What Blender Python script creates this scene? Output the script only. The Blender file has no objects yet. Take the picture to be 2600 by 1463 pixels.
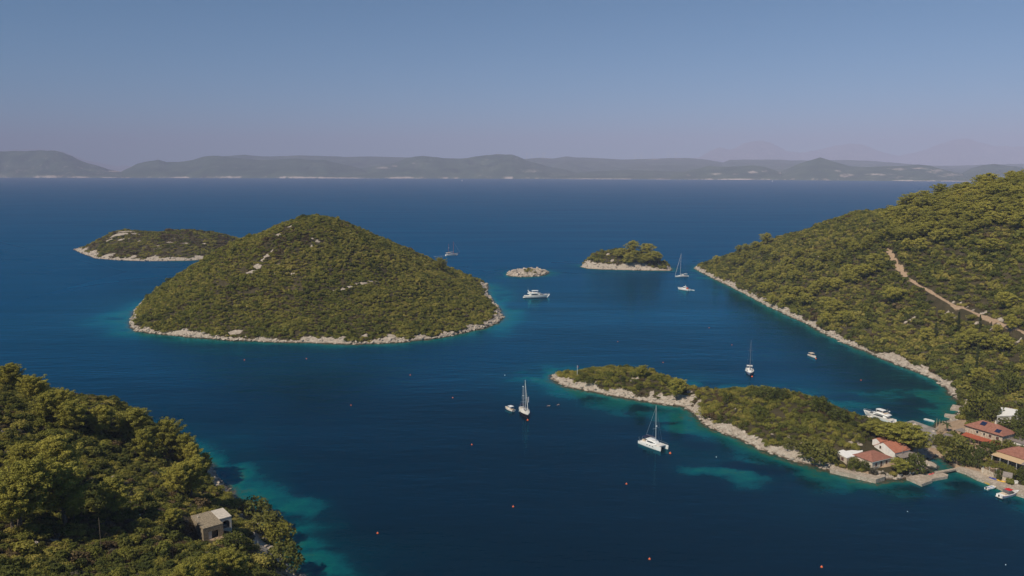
import bpy, math, random
import numpy as np
from mathutils import Vector, Matrix
R = math.radians
sc = bpy.context.scene
COL = sc.collection

# ------------------------------------------------------------------ camera, sky, sun, exposure
F, CAMH, PITCH = 2003.0, 110.0, R(8.42)
cam = bpy.data.cameras.new("camera")
cam.sensor_width = 36.0
cam.lens = 36.0 * F / 2576.0
cam.clip_start, cam.clip_end = 1.0, 90000.0
camo = bpy.data.objects.new("camera", cam)
COL.objects.link(camo)
camo.location = (0, 0, CAMH)
camo.rotation_euler = (math.pi / 2 - PITCH, 0, 0)
sc.camera = camo

SUN_EL, SUN_AZ = R(47), R(224)            # azimuth clockwise from +Y: sun behind the camera, to the left
sdir = Vector((math.sin(SUN_AZ) * math.cos(SUN_EL), math.cos(SUN_AZ) * math.cos(SUN_EL), math.sin(SUN_EL)))
world = bpy.data.worlds.new("World")
sc.world = world
world.use_nodes = True
wn = world.node_tree
sky = wn.nodes.new("ShaderNodeTexSky")
sky.sky_type = 'NISHITA'
sky.sun_disc = False
sky.sun_elevation = SUN_EL
sky.sun_rotation = SUN_AZ
sky.air_density, sky.dust_density, sky.ozone_density = 0.6, 0.0, 5.0
tint = wn.nodes.new("ShaderNodeMix"); tint.data_type = 'RGBA'; tint.blend_type = 'MULTIPLY'
tint.inputs[0].default_value = 1.0; tint.inputs[7].default_value = (0.45, 0.97, 1.0, 1)
wn.links.new(sky.outputs[0], tint.inputs[6])
wn.links.new(tint.outputs[2], wn.nodes["Background"].inputs[0])
wn.nodes["Background"].inputs[1].default_value = 0.085
sun = bpy.data.lights.new("sun", 'SUN')
sun.energy, sun.angle, sun.color = 5.0, R(0.5), (1.0, 0.90, 0.74)
suno = bpy.data.objects.new("sun", sun)
COL.objects.link(suno)
suno.location = (-300, -300, 400)
suno.rotation_euler = sdir.to_track_quat('Z', 'Y').to_euler()
sc.view_settings.view_transform = 'Standard'
sc.view_settings.look = 'None'
sc.view_settings.exposure = 0.0
sc.cycles.max_bounces = 6
sc.cycles.diffuse_bounces = 2
sc.cycles.glossy_bounces = 2
sc.cycles.transparent_max_bounces = 8
sc.cycles.volume_bounces = 0
sc.cycles.use_denoising = True
HAZE_DENSITY = 0.000076

# ------------------------------------------------------------------ picture -> place
K = 2576.0 / 2600.0
CP, SP = math.cos(PITCH), math.sin(PITCH)
def ray(px, py):
    a = (px - 1288.0) / F; b = (724.5 - py) / F
    return np.array([a, CP + b * SP, -SP + b * CP])
def g(px, py, z=0.0):
    d = ray(px, py); t = (z - CAMH) / d[2]
    return (d[0] * t, d[1] * t)
def gs(sx, sy, z=0.0):
    return g(sx * K, sy * K, z)
def at(px, py, Y):
    d = ray(px, py); t = Y / d[1]
    return (d[0] * t, Y, CAMH + d[2] * t)

# ------------------------------------------------------------------ noise (numpy)
def _hash(ix, iy, seed):
    with np.errstate(over='ignore'):
        h = (ix.astype(np.int64) * 374761393 + iy.astype(np.int64) * 668265263 + seed * 974711) & 0x7fffffff
        h = ((h ^ (h >> 13)) * 1274126177) & 0x7fffffff
        h = (h ^ (h >> 16)) & 0xffff
    return h / 65535.0
def vnoise(x, y, seed=0):
    x0 = np.floor(x); y0 = np.floor(y)
    fx = x - x0; fy = y - y0
    fx = fx * fx * fx * (fx * (fx * 6 - 15) + 10); fy = fy * fy * fy * (fy * (fy * 6 - 15) + 10)
    x0 = x0.astype(np.int64); y0 = y0.astype(np.int64)
    a = _hash(x0, y0, seed); b = _hash(x0 + 1, y0, seed); c = _hash(x0, y0 + 1, seed); d = _hash(x0 + 1, y0 + 1, seed)
    return (a * (1 - fx) + b * fx) * (1 - fy) + (c * (1 - fx) + d * fx) * fy
def fbm(x, y, octs=4, seed=0):
    s = 0; a = 1.0; n = 0
    for i in range(octs):
        s = s + a * vnoise(x * 2 ** i + 17.3 * i, y * 2 ** i - 9.1 * i, seed + i); n += a; a *= 0.5
    return s / n

def bandf(x, y):
    return 0.35 + 1.5 * np.clip((fbm(x / 13, y / 13, 4, 21) - 0.5) * 2.6 + 0.5, 0, 1)

# ------------------------------------------------------------------ land shapes
class Land:
    def __init__(self, shore, ctrl, amp=0.9, bank=1.3):
        self.P = np.array(shore, float)
        A, B = self.P, np.roll(self.P, -1, 0)
        pts = [self.P]
        for a, b in zip(A, B):                       # shoreline samples at z = 0
            n = int(np.linalg.norm(b - a) // 25)
            for k in range(1, n + 1):
                pts.append((a + (b - a) * k / (n + 1))[None])
        S = np.vstack(pts)
        C = np.array(ctrl, float)
        X = np.vstack([S, C[:, :2]]); Z = np.concatenate([np.zeros(len(S)), C[:, 2]])
        self.c0 = X.mean(0); self.X = (X - self.c0) / 100.0
        n = len(X)
        M = np.zeros((n + 3, n + 3))
        M[:n, :n] = self._phi(np.linalg.norm(self.X[:, None] - self.X[None], axis=2)) + np.eye(n) * 0.003
        M[:n, n] = 1; M[:n, n + 1:] = self.X; M[n, :n] = 1; M[n + 1:, :n] = self.X.T
        w = np.linalg.solve(M, np.concatenate([Z, np.zeros(3)]))
        self.w, self.aff = w[:n], w[n:]
        self.amp, self.bank = amp, bank
        self.lo = self.P.min(0); self.hi = self.P.max(0)
        self.flat = []
    @staticmethod
    def _phi(r):
        r = np.maximum(r, 1e-9)
        return r * r * np.log(r)
    def tps(self, x, y):
        q = (np.stack([x, y], -1) - self.c0) / 100.0
        out = np.empty(len(q))
        for i in range(0, len(q), 20000):
            s = q[i:i + 20000]
            out[i:i + 20000] = self._phi(np.linalg.norm(s[:, None] - self.X[None], axis=2)) @ self.w + self.aff[0] + s @ self.aff[1:]
        return out
    def sd(self, x, y):                               # signed distance, inside positive
        q = np.stack([x, y], -1)
        d = np.full(len(q), 1e18); ins = np.zeros(len(q), bool)
        A, B = self.P, np.roll(self.P, -1, 0)
        for a, b in zip(A, B):
            e = b - a
            w = q - a
            t = np.clip((w @ e) / max(e @ e, 1e-9), 0, 1)
            r = w - t[:, None] * e
            d = np.minimum(d, (r * r).sum(1))
            c = ((a[1] > q[:, 1]) != (b[1] > q[:, 1]))
            with np.errstate(divide='ignore', invalid='ignore'):
                xi = (b[0] - a[0]) * (q[:, 1] - a[1]) / (b[1] - a[1]) + a[0]
            ins ^= c & (q[:, 0] < xi)
        d = np.sqrt(d)
        return np.where(ins, d, -d)
    def h(self, x, y, full=False):
        x = np.atleast_1d(np.asarray(x, float)); y = np.atleast_1d(np.asarray(y, float))
        d = self.sd(x, y)
        d = d + (fbm(x / 7, y / 7, 3, 5) - 0.5) * 3.2 * np.exp(-np.abs(d) / 14) * (1 if self.bank > 0.5 else 0.25)
        t = self.tps(x, y)
        di = np.maximum(d, 0)
        z = np.maximum(t, np.minimum(0.05 * di, 1.0))
        z = z + self.bank * (1 - np.exp(-di / 1.6))
        z = z + (fbm(x / 26, y / 26, 4, 3) - 0.5) * 5.0 * self.amp * np.clip(di / 30, 0, 1) + (fbm(x / 3.3, y / 3.3, 3, 9) - 0.5) * 1.5 * self.amp * np.clip(di / 3, 0, 1)
        for (fx, fy, fr, fz) in self.flat:
            r = np.hypot(x - fx, y - fy)
            k = np.clip((r - fr) / (fr * 0.5), 0, 1); k = k * k * (3 - 2 * k)
            z = np.where(d > 0, fz * (1 - k) + z * k, z)
        z = np.where(d > 0, z, np.maximum(-9.0, 0.28 * d))
        return (z, d) if full else z
def G(pts): return [g(*p) for p in pts]
def GS(pts): return [gs(*p) for p in pts]
def AT(pts, dz=0.0): return [(lambda q: (q[0], q[1], max(q[2] - dz, 0.6)))(at(*p)) for p in pts]

big = Land(
    G([(356, 765), (344, 778), (336, 795), (328, 815), (331, 824), (345, 832), (380, 838), (430, 843), (490, 849), (540, 852), (580, 857), (610, 857), (640, 858),
       (700, 861), (760, 862), (830, 864), (900, 866), (960, 864), (1020, 860), (1080, 853), (1130, 845), (1180, 834),
       (1220, 825), (1250, 812), (1263, 800), (1252, 775), (1226, 742), (1222, 715)])
    + [(-45, 812), (-90, 838), (-140, 842), (-200, 818), (-250, 775), (-290, 715)],
    AT([(400, 725, 648), (450, 695, 660), (500, 668, 665), (600, 612, 668), (680, 577, 668), (740, 550, 668), (790, 542, 668),
        (830, 545, 668), (870, 558, 670), (920, 587, 675), (980, 617, 685), (1040, 647, 695), (1090, 668, 705),
        (1130, 683, 715), (1180, 703, 735)], 2.2) + [(-140, 770, 38), (-210, 740, 28)], amp=1.35)
back = Land(
    G([(185, 628), (205, 636), (240, 650), (300, 655), (360, 657), (400, 657), (470, 656), (530, 653), (600, 650), (650, 640)])
    + [(-330, 1090), (-360, 1140), (-430, 1180), (-530, 1175), (-600, 1145)],
    AT([(215, 621, 1110), (250, 603, 1100), (280, 586, 1090), (320, 579, 1085), (350, 584, 1085), (380, 589, 1085), (430, 581, 1085),
        (480, 579, 1085), (520, 582, 1085), (560, 591, 1085), (610, 606, 1085)], 1.5), amp=0.7)
rock = Land(G([(1276, 690), (1285, 695), (1310, 697), (1340, 696), (1365, 693), (1379, 687), (1370, 682), (1340, 678), (1300, 680)]),
            AT([(1288, 689, 836), (1298, 683, 838), (1312, 687, 838), (1330, 678, 842), (1345, 682, 845), (1356, 687, 846), (1366, 680, 850)]), amp=1.7, bank=0.5)
islet = Land(G([(1463, 672), (1480, 676), (1520, 678), (1560, 679), (1600, 680), (1640, 681), (1685, 681), (1688, 675)])
             + [(176, 908), (150, 922), (110, 930), (84, 922)],
             AT([(1475, 660, 900), (1495, 648, 900), (1530, 637, 900), (1580, 632, 902), (1620, 643, 902), (1650, 660, 902), (1670, 667, 895)]), amp=0.8)
hill_ridge = AT([(1765, 664, 890), (1800, 655, 885), (1850, 637, 870), (1900, 618, 850), (1960, 598, 830), (2010, 586, 810), (2060, 571, 790),
                 (2100, 552, 770), (2150, 537, 750), (2190, 531, 735), (2240, 530, 715), (2300, 524, 690), (2340, 508, 670),
                 (2400, 490, 640), (2440, 482, 620), (2480, 472, 605), (2540, 457, 590), (2576, 452, 580)], 2.0)
main = Land(
    G([(1748, 675), (1760, 682), (1790, 698), (1830, 717), (1880, 742), (1930, 768), (1975, 790), (2030, 815), (2080, 842), (2130, 865),
       (2180, 885), (2230, 907), (2280, 925), (2320, 940), (2345, 950), (2360, 963), (2385, 983), (2396, 996), (2402, 1005)])
    + GS([(2441, 1020), (2440, 1040), (2434, 1062), (2406, 1072), (2374, 1080), (2366, 1100), (2362, 1122), (2348, 1142), (2345, 1156), (2362, 1162), (2378, 1161), (2401, 1168), (2421, 1186),
          (2440, 1196), (2462, 1204.5), (2498, 1221), (2534, 1236), (2602, 1257), (2700, 1300)])
    + [(300, 205), (420, 200), (720, 260), (760, 800), (560, 880), (420, 925), (320, 948), (250, 945), (218, 920)],
    hill_ridge + [(x * 1.12, y + 60, z * 0.72) for x, y, z in hill_ridge[4:]]
    + [(420, 540, 104), (480, 480, 100), (560, 420, 100), (700, 560, 120), (450, 330, 48),
       (190, 318, 1.6), (205, 300, 2.0), (225, 300, 3.0), (200, 272, 1.6), (230, 270, 3.0), (260, 265, 5), (250, 320, 7), (225, 335, 4.5), (300, 300, 17), (205, 345, 2.0), (270, 350, 16)],
    amp=0.9, bank=1.0)
pen = Land(
    G([(1390, 945), (1395, 955), (1410, 966), (1440, 977), (1480, 984), (1520, 991), (1560, 999), (1600, 1007), (1640, 1013), (1680, 1019), (1715, 1023),
       (1735, 1031), (1752, 1047), (1770, 1064), (1800, 1082), (1840, 1097), (1880, 1114), (1920, 1132), (1960, 1149), (2000, 1162), (2050, 1173), (2085, 1182)])
    + GS([(2106, 1195), (2135, 1204), (2180, 1215), (2222, 1223), (2246, 1215), (2275, 1216), (2305, 1214), (2352, 1200), (2353, 1191), (2364, 1184), (2347, 1168), (2352, 1160), (2365, 1150), (2352, 1136), (2331, 1100), (2300, 1090), (2265, 1083)])
    + G([(2175, 1073), (2130, 1053), (2060, 1025), (2000, 1000), (1900, 985), (1840, 990), (1760, 993), (1742, 984), (1690, 962), (1630, 950), (1560, 942), (1450, 940), (1410, 941)]),
    [(lambda q: (q[0], q[1], 4.5))(gs(2236, 1165)), (lambda q: (q[0], q[1], 2.2))(gs(2310, 1185)), (lambda q: (q[0], q[1], 3.0))(gs(2150, 1175)), (lambda q: (q[0], q[1], 2.5))(gs(2340, 1150)),
     (41, 392, 5.0), (56, 387, 6.5), (70, 381, 7.5), (84, 370, 5.0), (98, 352, 9.0), (110, 340, 11.5), (122, 328, 12.5), (134, 316, 11), (142, 310, 8.5), (118, 312, 8.5), (150, 300, 6.5)],
    amp=0.5, bank=1.1)
left = Land(
    [(-330, 368), (-240, 358), (-180, 338), (-140, 312)]
    + G([(525, 1170), (545, 1200), (560, 1222), (580, 1245), (604, 1275), (625, 1300), (645, 1325), (668, 1358), (690, 1390), (715, 1420), (745, 1446)])
    + [(-52, 192), (-42, 170), (-30, 140), (-20, 90), (-330, 60)],
    AT([(0, 985, 280), (100, 1020, 270), (200, 1060, 267), (310, 1105, 264), (430, 1150, 268), (0, 1200, 200), (0, 1449, 150), (250, 1300, 195), (250, 1449, 165), (500, 1449, 172)])
    + [(-81, 200, 12.5), (-150, 300, 17), (-220, 310, 33), (-260, 200, 75), (-180, 120, 62), (-100, 100, 34), (-60, 100, 19)], amp=0.7)
LANDS = dict(big=big, back=back, rock=rock, islet=islet, main=main, pen=pen, left=left)
HUT = (-81.0, 199.0)
left.flat = [(HUT[0], HUT[1], 7.5, 12.0)]

def hit(px, py, lands=None, lift=0.0):
    """where the sight line through a picture point meets the land"""
    lands = lands or list(LANDS.values())
    d = ray(px, py)
    t = np.arange(90.0, 1300.0, 0.6)
    x, y, z = d[0] * t, d[1] * t, CAMH + d[2] * t
    best = None
    for L in lands:
        m = (x > L.lo[0] - 2) & (x < L.hi[0] + 2) & (y > L.lo[1] - 2) & (y < L.hi[1] + 2) & (z > -1) & (z < 130)
        if not m.any(): continue
        xs, ys, zs = x[m], y[m], z[m]
        k = np.nonzero(L.h(xs, ys) + lift > zs)[0]
        if len(k):
            i = k[0]
            if best is None or ys[i] < best[1]: best = (xs[i], ys[i], zs[i] - lift)
    if best is None:
        q = g(px, py); best = (q[0], q[1], 0.0)
    return best
def ground(x, y):
    return max(float(L.h(x, y)[0]) for L in LANDS.values())

# ------------------------------------------------------------------ material helpers
def new_mat(name):
    m = bpy.data.materials.new(name); m.use_nodes = True
    return m, m.node_tree, m.node_tree.nodes["Principled BSDF"]
def nd(nt, kind, **kw):
    n = nt.nodes.new(kind)
    for k, v in kw.items():
        if hasattr(n, k): setattr(n, k, v)
        else: n.inputs[k].default_value = v
    return n
def ramp(nt, fac, stops, interp='LINEAR'):
    r = nt.nodes.new("ShaderNodeValToRGB"); r.color_ramp.interpolation = interp
    el = r.color_ramp.elements
    while len(el) < len(stops): el.new(0.5)
    for e, (p, c) in zip(el, stops):
        e.position = p; e.color = (*c, 1.0) if len(c) == 3 else c
    nt.links.new(fac, r.inputs[0])
    return r.outputs[0]
def mixc(nt, fac, a, b, blend='MIX'):
    m = nt.nodes.new("ShaderNodeMix"); m.data_type = 'RGBA'; m.blend_type = blend
    for s, v in ((m.inputs[0], fac), (m.inputs[6], a), (m.inputs[7], b)):
        if hasattr(v, 'node'): nt.links.new(v, s)
        elif isinstance(v, (int, float)): s.default_value = v
        else: s.default_value = (*v, 1.0)
    return m.outputs[2]
def math_(nt, op, a, b=None, clamp=False):
    m = nt.nodes.new("ShaderNodeMath"); m.operation = op; m.use_clamp = clamp
    for s, v in ((m.inputs[0], a), (m.inputs[1], b)):
        if v is None: continue
        if hasattr(v, 'node'): nt.links.new(v, s)
        else: s.default_value = v
    return m.outputs[0]
def noise(nt, scale, detail=4, rough=0.55, vec=None, dist=0.0):
    n = nt.nodes.new("ShaderNodeTexNoise")
    n.inputs["Scale"].default_value = scale; n.inputs["Detail"].default_value = detail; n.inputs["Roughness"].default_value = rough
    n.inputs["Distortion"].default_value = dist
    if vec is None:
        tc = nt.nodes.new("ShaderNodeTexCoord"); vec = tc.outputs["Object"]
    nt.links.new(vec, n.inputs["Vector"])
    return n.outputs["Fac"]
def attr(nt, name, kind='GEOMETRY'):
    a = nt.nodes.new("ShaderNodeAttribute"); a.attribute_name = name; a.attribute_type = kind
    return a.outputs["Fac"]
def bump(nt, h, strength, dist, p):
    b = nt.nodes.new("ShaderNodeBump"); b.inputs["Strength"].default_value = strength; b.inputs["Distance"].default_value = dist
    nt.links.new(h, b.inputs["Height"]); nt.links.new(b.outputs[0], p.inputs["Normal"])
    return b
def worldpos(nt):
    return nt.nodes.new("ShaderNodeNewGeometry").outputs["Position"]

def mesh_obj(name, verts, faces, mats=(), parent=None, smooth=False, link=True):
    me = bpy.data.meshes.new(name)
    me.from_pydata([tuple(v) for v in verts], [], [tuple(f) for f in faces])
    if smooth: me.shade_smooth()
    for m in (mats if isinstance(mats, (list, tuple)) else [mats]): me.materials.append(m)
    o = bpy.data.objects.new(name, me)
    if link: COL.objects.link(o)
    if parent: o.parent = parent
    return o
def np_mesh(name, V, Fq, mats, attrs=None, smooth=True, link=True):
    me = bpy.data.meshes.new(name)
    V = np.asarray(V, np.float32); Fq = np.asarray(Fq, np.int32)
    n, k = Fq.shape
    me.vertices.add(len(V)); me.vertices.foreach_set("co", V.ravel())
    me.loops.add(n * k); me.loops.foreach_set("vertex_index", Fq.ravel())
    me.polygons.add(n); me.polygons.foreach_set("loop_start", np.arange(0, n * k, k, dtype=np.int32))
    me.update(calc_edges=True)
    me.polygons.foreach_set("use_smooth", np.full(n, smooth))
    for kk, v in (attrs or {}).items():
        a = me.attributes.new(kk, 'FLOAT', 'POINT'); a.data.foreach_set("value", np.asarray(v, np.float32))
    for m in mats: me.materials.append(m)
    o = bpy.data.objects.new(name, me)
    if link: COL.objects.link(o)
    return o
def tag(o, label=None, cat=None, group=None, kind=None):
    if label: o["label"] = label
    if cat: o["category"] = cat
    if group: o["group"] = group
    if kind: o["kind"] = kind
    return o
def grid_faces(nx, ny):
    i = np.arange(nx * ny).reshape(ny, nx)
    return np.stack([i[:-1, :-1].ravel(), i[:-1, 1:].ravel(), i[1:, 1:].ravel(), i[1:, :-1].ravel()], 1)

# ------------------------------------------------------------------ haze
def build_haze():
    m = bpy.data.materials.new("haze"); m.use_nodes = True
    nt = m.node_tree; nt.nodes.clear()
    out = nt.nodes.new("ShaderNodeOutputMaterial")
    v = nt.nodes.new("ShaderNodeVolumePrincipled")
    v.inputs["Color"].default_value = (0.625, 0.66, 0.95, 1)
    v.inputs["Absorption Color"].default_value = (0.0, 0.0, 0.0, 1)
    v.inputs["Density"].default_value = HAZE_DENSITY
    v.inputs["Anisotropy"].default_value = -0.25
    nt.links.new(v.outputs[0], out.inputs["Volume"])
    X0, X1, Y0, Y1, Z0, Z1 = -43000, 43000, -2000, 43000, -10.5, 1750
    V = [(x, y, z) for z in (Z0, Z1) for y in (Y0, Y1) for x in (X0, X1)]
    o = mesh_obj("haze", V, [(0, 2, 3, 1), (4, 5, 7, 6), (0, 1, 5, 4), (2, 6, 7, 3), (0, 4, 6, 2), (1, 3, 7, 5)], m)
    tag(o, "pale blue air veiling the far coast", "haze", kind="stuff")
build_haze()

# ------------------------------------------------------------------ terrain material
ROCKS = []          # bare rock outcrops: (x, y, rx, ry)
def limestone(nt, pos):
    n1 = noise(nt, 0.5, 6, 0.65, pos); n2 = noise(nt, 2.6, 4, 0.6, pos)
    c = ramp(nt, n1, [(0.25, (0.30, 0.245, 0.20)), (0.5, (0.46, 0.39, 0.32)), (0.75, (0.58, 0.52, 0.45))])
    c = mixc(nt, math_(nt, 'MULTIPLY', ramp(nt, n2, [(0.35, (1, 1, 1)), (0.52, (0, 0, 0))]), 0.55), c, (0.16, 0.13, 0.105))
    return c
def terrain_mat():
    m, nt, p = new_mat("terrain")
    pos = worldpos(nt)
    rockc = limestone(nt, pos)
    n = noise(nt, 0.12, 5, 0.6, pos); n3 = noise(nt, 0.9, 4, 0.6, pos)
    soil = ramp(nt, n, [(0.3, (0.030, 0.028, 0.012)), (0.55, (0.055, 0.045, 0.022)), (0.75, (0.11, 0.085, 0.05))])
    soil = mixc(nt, math_(nt, 'MULTIPLY', n3, 0.5), soil, (0.10, 0.085, 0.05))
    sep = nt.nodes.new("ShaderNodeSeparateXYZ"); nt.links.new(pos, sep.inputs[0])
    wet = math_(nt, 'SUBTRACT', 1.0, math_(nt, 'MULTIPLY', math_(nt, 'ADD', sep.outputs[2], math_(nt, 'MULTIPLY', n3, -0.35)), 2.2), True)
    rk = mixc(nt, wet, rockc, (0.085, 0.062, 0.043))
    f = math_(nt, 'ADD', attr(nt, "rock"), math_(nt, 'MULTIPLY', math_(nt, 'SUBTRACT', n3, 0.5), 1.1))
    f = ramp(nt, f, [(0.42, (0, 0, 0)), (0.58, (1, 1, 1))])
    c = mixc(nt, f, soil, rk)
    dirt = ramp(nt, n3, [(0.3, (0.35, 0.235, 0.15)), (0.7, (0.48, 0.35, 0.24))])
    f2 = math_(nt, 'ADD', attr(nt, "dirt"), math_(nt, 'MULTIPLY', math_(nt, 'SUBTRACT', n3, 0.5), 0.8))
    c = mixc(nt, ramp(nt, f2, [(0.45, (0, 0, 0)), (0.6, (1, 1, 1))]), c, dirt)
    nt.links.new(c, p.inputs["Base Color"]); p.inputs["Roughness"].default_value = 0.95
    p.inputs["Specular IOR Level"].default_value = 0.1
    bump(nt, math_(nt, 'ADD', noise(nt, 0.8, 6, 0.7, pos), noise(nt, 3.0, 3, 0.6, pos)), 0.7, 0.8, p)
    return m
M_TERRAIN = terrain_mat()

def ell(x, y, patches, soft=0.6):
    v = np.zeros(len(x))
    for (cx, cy, rx, ry) in patches:
        r = np.sqrt(((x - cx) / rx) ** 2 + ((y - cy) / ry) ** 2)
        v = np.maximum(v, np.clip((1 + soft - r) / soft, 0, 1))
    return v
RSC = 0.42
def hp(px, py, rx, ry=None):
    q = hit(px, py)
    if px > 2300 and py > 740: rx, ry = rx * .5, (ry or rx) * .5
    return (q[0], q[1], rx * RSC, (ry or rx) * RSC)
OUTCROPS = [hp(*a) for a in [
    (630, 684, 9, 5), (648, 672, 7, 5), (662, 655, 5, 4), (672, 641, 5, 5), (683, 633, 3, 4), (700, 592, 5, 4), (712, 584, 3, 3), (728, 572, 3, 3),
    (905, 713, 8, 4), (918, 712, 6, 3), (932, 709, 5, 3), (950, 710, 5, 2), (880, 721, 4, 2), (862, 727, 5, 2), (840, 733, 4, 2),
    (785, 600, 4, 3), (800, 605, 3, 3), (785, 620, 3, 2), (882, 592, 4, 3), (872, 588, 3, 2), (690, 690, 3, 2), (700, 665, 3, 2), (745, 680, 3, 2), (735, 690, 3, 2),
    (1125, 718, 3, 2), (1093, 722, 3, 2), (1140, 713, 3, 2), (1213, 730, 5, 8), (1040, 740, 2, 2), (860, 805, 3, 2), (590, 836, 10, 6), (920, 848, 7, 4), (980, 845, 7, 4), (865, 850, 5, 4),
    # small island behind
    (300, 590, 26, 10), (320, 582, 26, 10), (340, 588, 14, 8), (275, 605, 14, 5), (310, 603, 18, 4), (370, 620, 14, 4), (395, 618, 10, 4), (465, 612, 8, 4), (512, 614, 6, 5),
    (430, 610, 8, 4), (395, 625, 7, 4), (440, 600, 6, 3), (350, 606, 9, 3),
    # hillside on the right
    (2285, 808, 7, 3), (2295, 804, 5, 3), (2560, 860, 7, 5), (2380, 762, 5, 3), (2040, 640, 4, 5), (2060, 645, 4, 4),
    (2085, 553, 5, 4), (2120, 632, 3, 3), (2000, 600, 4, 3), (2510, 850, 5, 3),
    # left slope in front
    (150, 1370, 2.6, 1.6), (165, 1385, 1.6, 1.2), (8, 1090, 2, 2), (285, 1205, 2, 1), (350, 1300, 2, 1.2), (360, 1212, 2, 1), (40, 1441, 3, 1.5), (95, 1368, 2, 1), (135, 1358, 2.0, 1.2), (172, 1405, 1.5, 1.0), (560, 1365, 5, 1.5), (590, 1370, 3, 1.2),
    # islet and spit
    (1530, 640, 4, 3), (1555, 641, 4, 3), (1585, 655, 4, 6), (1540, 655, 3, 3), (1660, 667, 8, 8), (1680, 672, 8, 8), (1472, 664, 6, 8),
    (1605, 950, 4, 3), (1590, 955, 3, 2.5), (1640, 990, 3, 2), (1660, 993, 3, 2), (1745, 1000, 5, 4), (1735, 985, 3, 3), (1760, 1010, 4, 3), (1850, 1030, 2, 1), (1870, 1045, 1.6, 1), (1940, 1095, 1.6, 1.4), (1985, 1128, 12, 6), (1998, 1140, 10, 5), (1985, 1100, 1.5, 2.4), (1962, 1105, 1.5, 2.4), (2020, 1110, 1.2, 1), (1480, 960, 2, 1.5), (1500, 965, 2, 1.5), (2140, 1115, 3, 2), (2160, 1120, 3, 2)]]
rj_ = random.Random(3)
OUTCROPS += [hp(px_ + rj_.uniform(-12, 12), py_ + rj_.uniform(-5, 5), rj_.uniform(1.5, 5), rj_.uniform(1.5, 5)) for px_, py_ in [(2390, 762), (2415, 768), (2470, 788), (2500, 800), (2530, 806), (2440, 776), (2400, 798), (2430, 808), (2460, 815), (2500, 828), (2385, 790), (2550, 815)] for k_ in range(4)]
SHORE_W = dict(big=3.6, back=7.5, rock=60.0, islet=4.2, main=2.8, pen=2.9, left=3.6)
# path up the right hillside
PATH = [hit(*q, lands=[main]) for q in [(2235, 625), (2241, 640), (2250, 655), (2262, 672), (2272, 686), (2290, 707), (2312, 718), (2335, 732), (2360, 750), (2392, 768), (2425, 783), (2460, 795), (2500, 812), (2540, 828), (2576, 843), (2620, 862), (2680, 890)]]
PATH2 = [hit(*q, lands=[left]) for q in [(543, 1353), (592, 1347), (622, 1369), (643, 1378), (661, 1396), (675, 1416), (695, 1437), (715, 1462)]]
def smooth_flats(P, r, step=1.6):
    Q = []
    for a, b in zip(P[:-1], P[1:]):
        n = max(1, int(math.dist(a[:2], b[:2]) / step))
        Q += [(a[0] + (b[0] - a[0]) * k / n, a[1] + (b[1] - a[1]) * k / n, a[2] + (b[2] - a[2]) * k / n) for k in range(n)]
    z = np.array([q[2] for q in Q]); zp = np.pad(z, 8, mode='edge'); z = np.convolve(zp, np.ones(17) / 17, 'valid')
    return [(q[0], q[1], r, float(h)) for q, h in zip(Q, z)]
main.flat = [(x, y, r, z + 1.5 * min(1, max(0, (520 - y) / 60))) for x, y, r, z in smooth_flats(PATH, 1.9)]
DIRT = []
for P_, w_ in ((PATH, 1.45), (PATH2, 1.3)):
    for (a, b) in zip(P_[:-1], P_[1:]):
        n = max(2, int(math.dist(a[:2], b[:2]) / 1.5))
        for k in range(n):
            t = k / n; DIRT.append((a[0] + (b[0] - a[0]) * t, a[1] + (b[1] - a[1]) * t, w_, w_))
PLAZA = [(*gs(*q), r, r2) for (q, r, r2) in [((2365, 1150), 3, 4), ((2385, 1158), 4, 3), ((2440, 1186), 5, 4), ((2470, 1195), 5, 4), ((2490, 1150), 2.5, 8), ((2482, 1170), 3, 4), ((2400, 1092), 6, 5), ((2420, 1084), 6, 4), ((2395, 1110), 5, 4),
         ((2545, 1065), 3, 4), ((2590, 1095), 4, 5), ((2420, 1100), 5, 4), ((2500, 1205), 5, 4), ((2530, 1220), 5, 3), ((2160, 1205), 3, 1.5), ((2200, 1212), 4, 1.5), ((2240, 1195), 4, 2), ((2520, 1090), 4, 3), ((2570, 1150), 4, 3)]]
GRIDS = {}
def build_terrain(key, res, name, label):
    L = LANDS[key]
    lo, hi = L.lo - 30, L.hi + 30
    if key == 'main': lo, hi = np.array([140., 190.]), np.array([640., 980.])
    if key == 'left': lo, hi = np.array([-330., 60.]), np.array([-10., 400.])
    xs = np.arange(lo[0], hi[0] + res, res); ys = np.arange(lo[1], hi[1] + res, res)
    X, Y = np.meshgrid(xs, ys); x, y = X.ravel(), Y.ravel()
    z, d = L.h(x, y, True)
    GRIDS[key] = (xs, ys, z.reshape(X.shape), d.reshape(X.shape))
    rk = np.clip((SHORE_W[key] * bandf(x, y) - d) / 1.5 + 0.5, 0, 1)
    rk = np.where(d < 0, 1.0, rk)
    oc = [o for o in OUTCROPS if lo[0] < o[0] < hi[0] and lo[1] < o[1] < hi[1]]
    rk = np.maximum(rk, ell(x, y, oc, 0.3))
    di = np.zeros(len(x))
    if key in ('main', 'left'): di = ell(x, y, [o for o in DIRT if lo[0] < o[0] < hi[0]], 0.5)
    if key in ('main', 'pen'):
        pz = ell(x, y, PLAZA, 0.5); di = np.maximum(di, np.where(d > 1.0, pz, 0))
    keep = None
    F4 = grid_faces(len(xs), len(ys))
    zz = z[F4].max(1)
    F4 = F4[zz > -8.9]
    used = np.unique(F4); idx = -np.ones(len(x), int); idx[used] = np.arange(len(used))
    o = np_mesh(name, np.stack([x, y, z], 1)[used], idx[F4], [M_TERRAIN], dict(rock=rk[used], dirt=di[used]))
    tag(o, label, "terrain", kind="structure")
    return o
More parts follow.
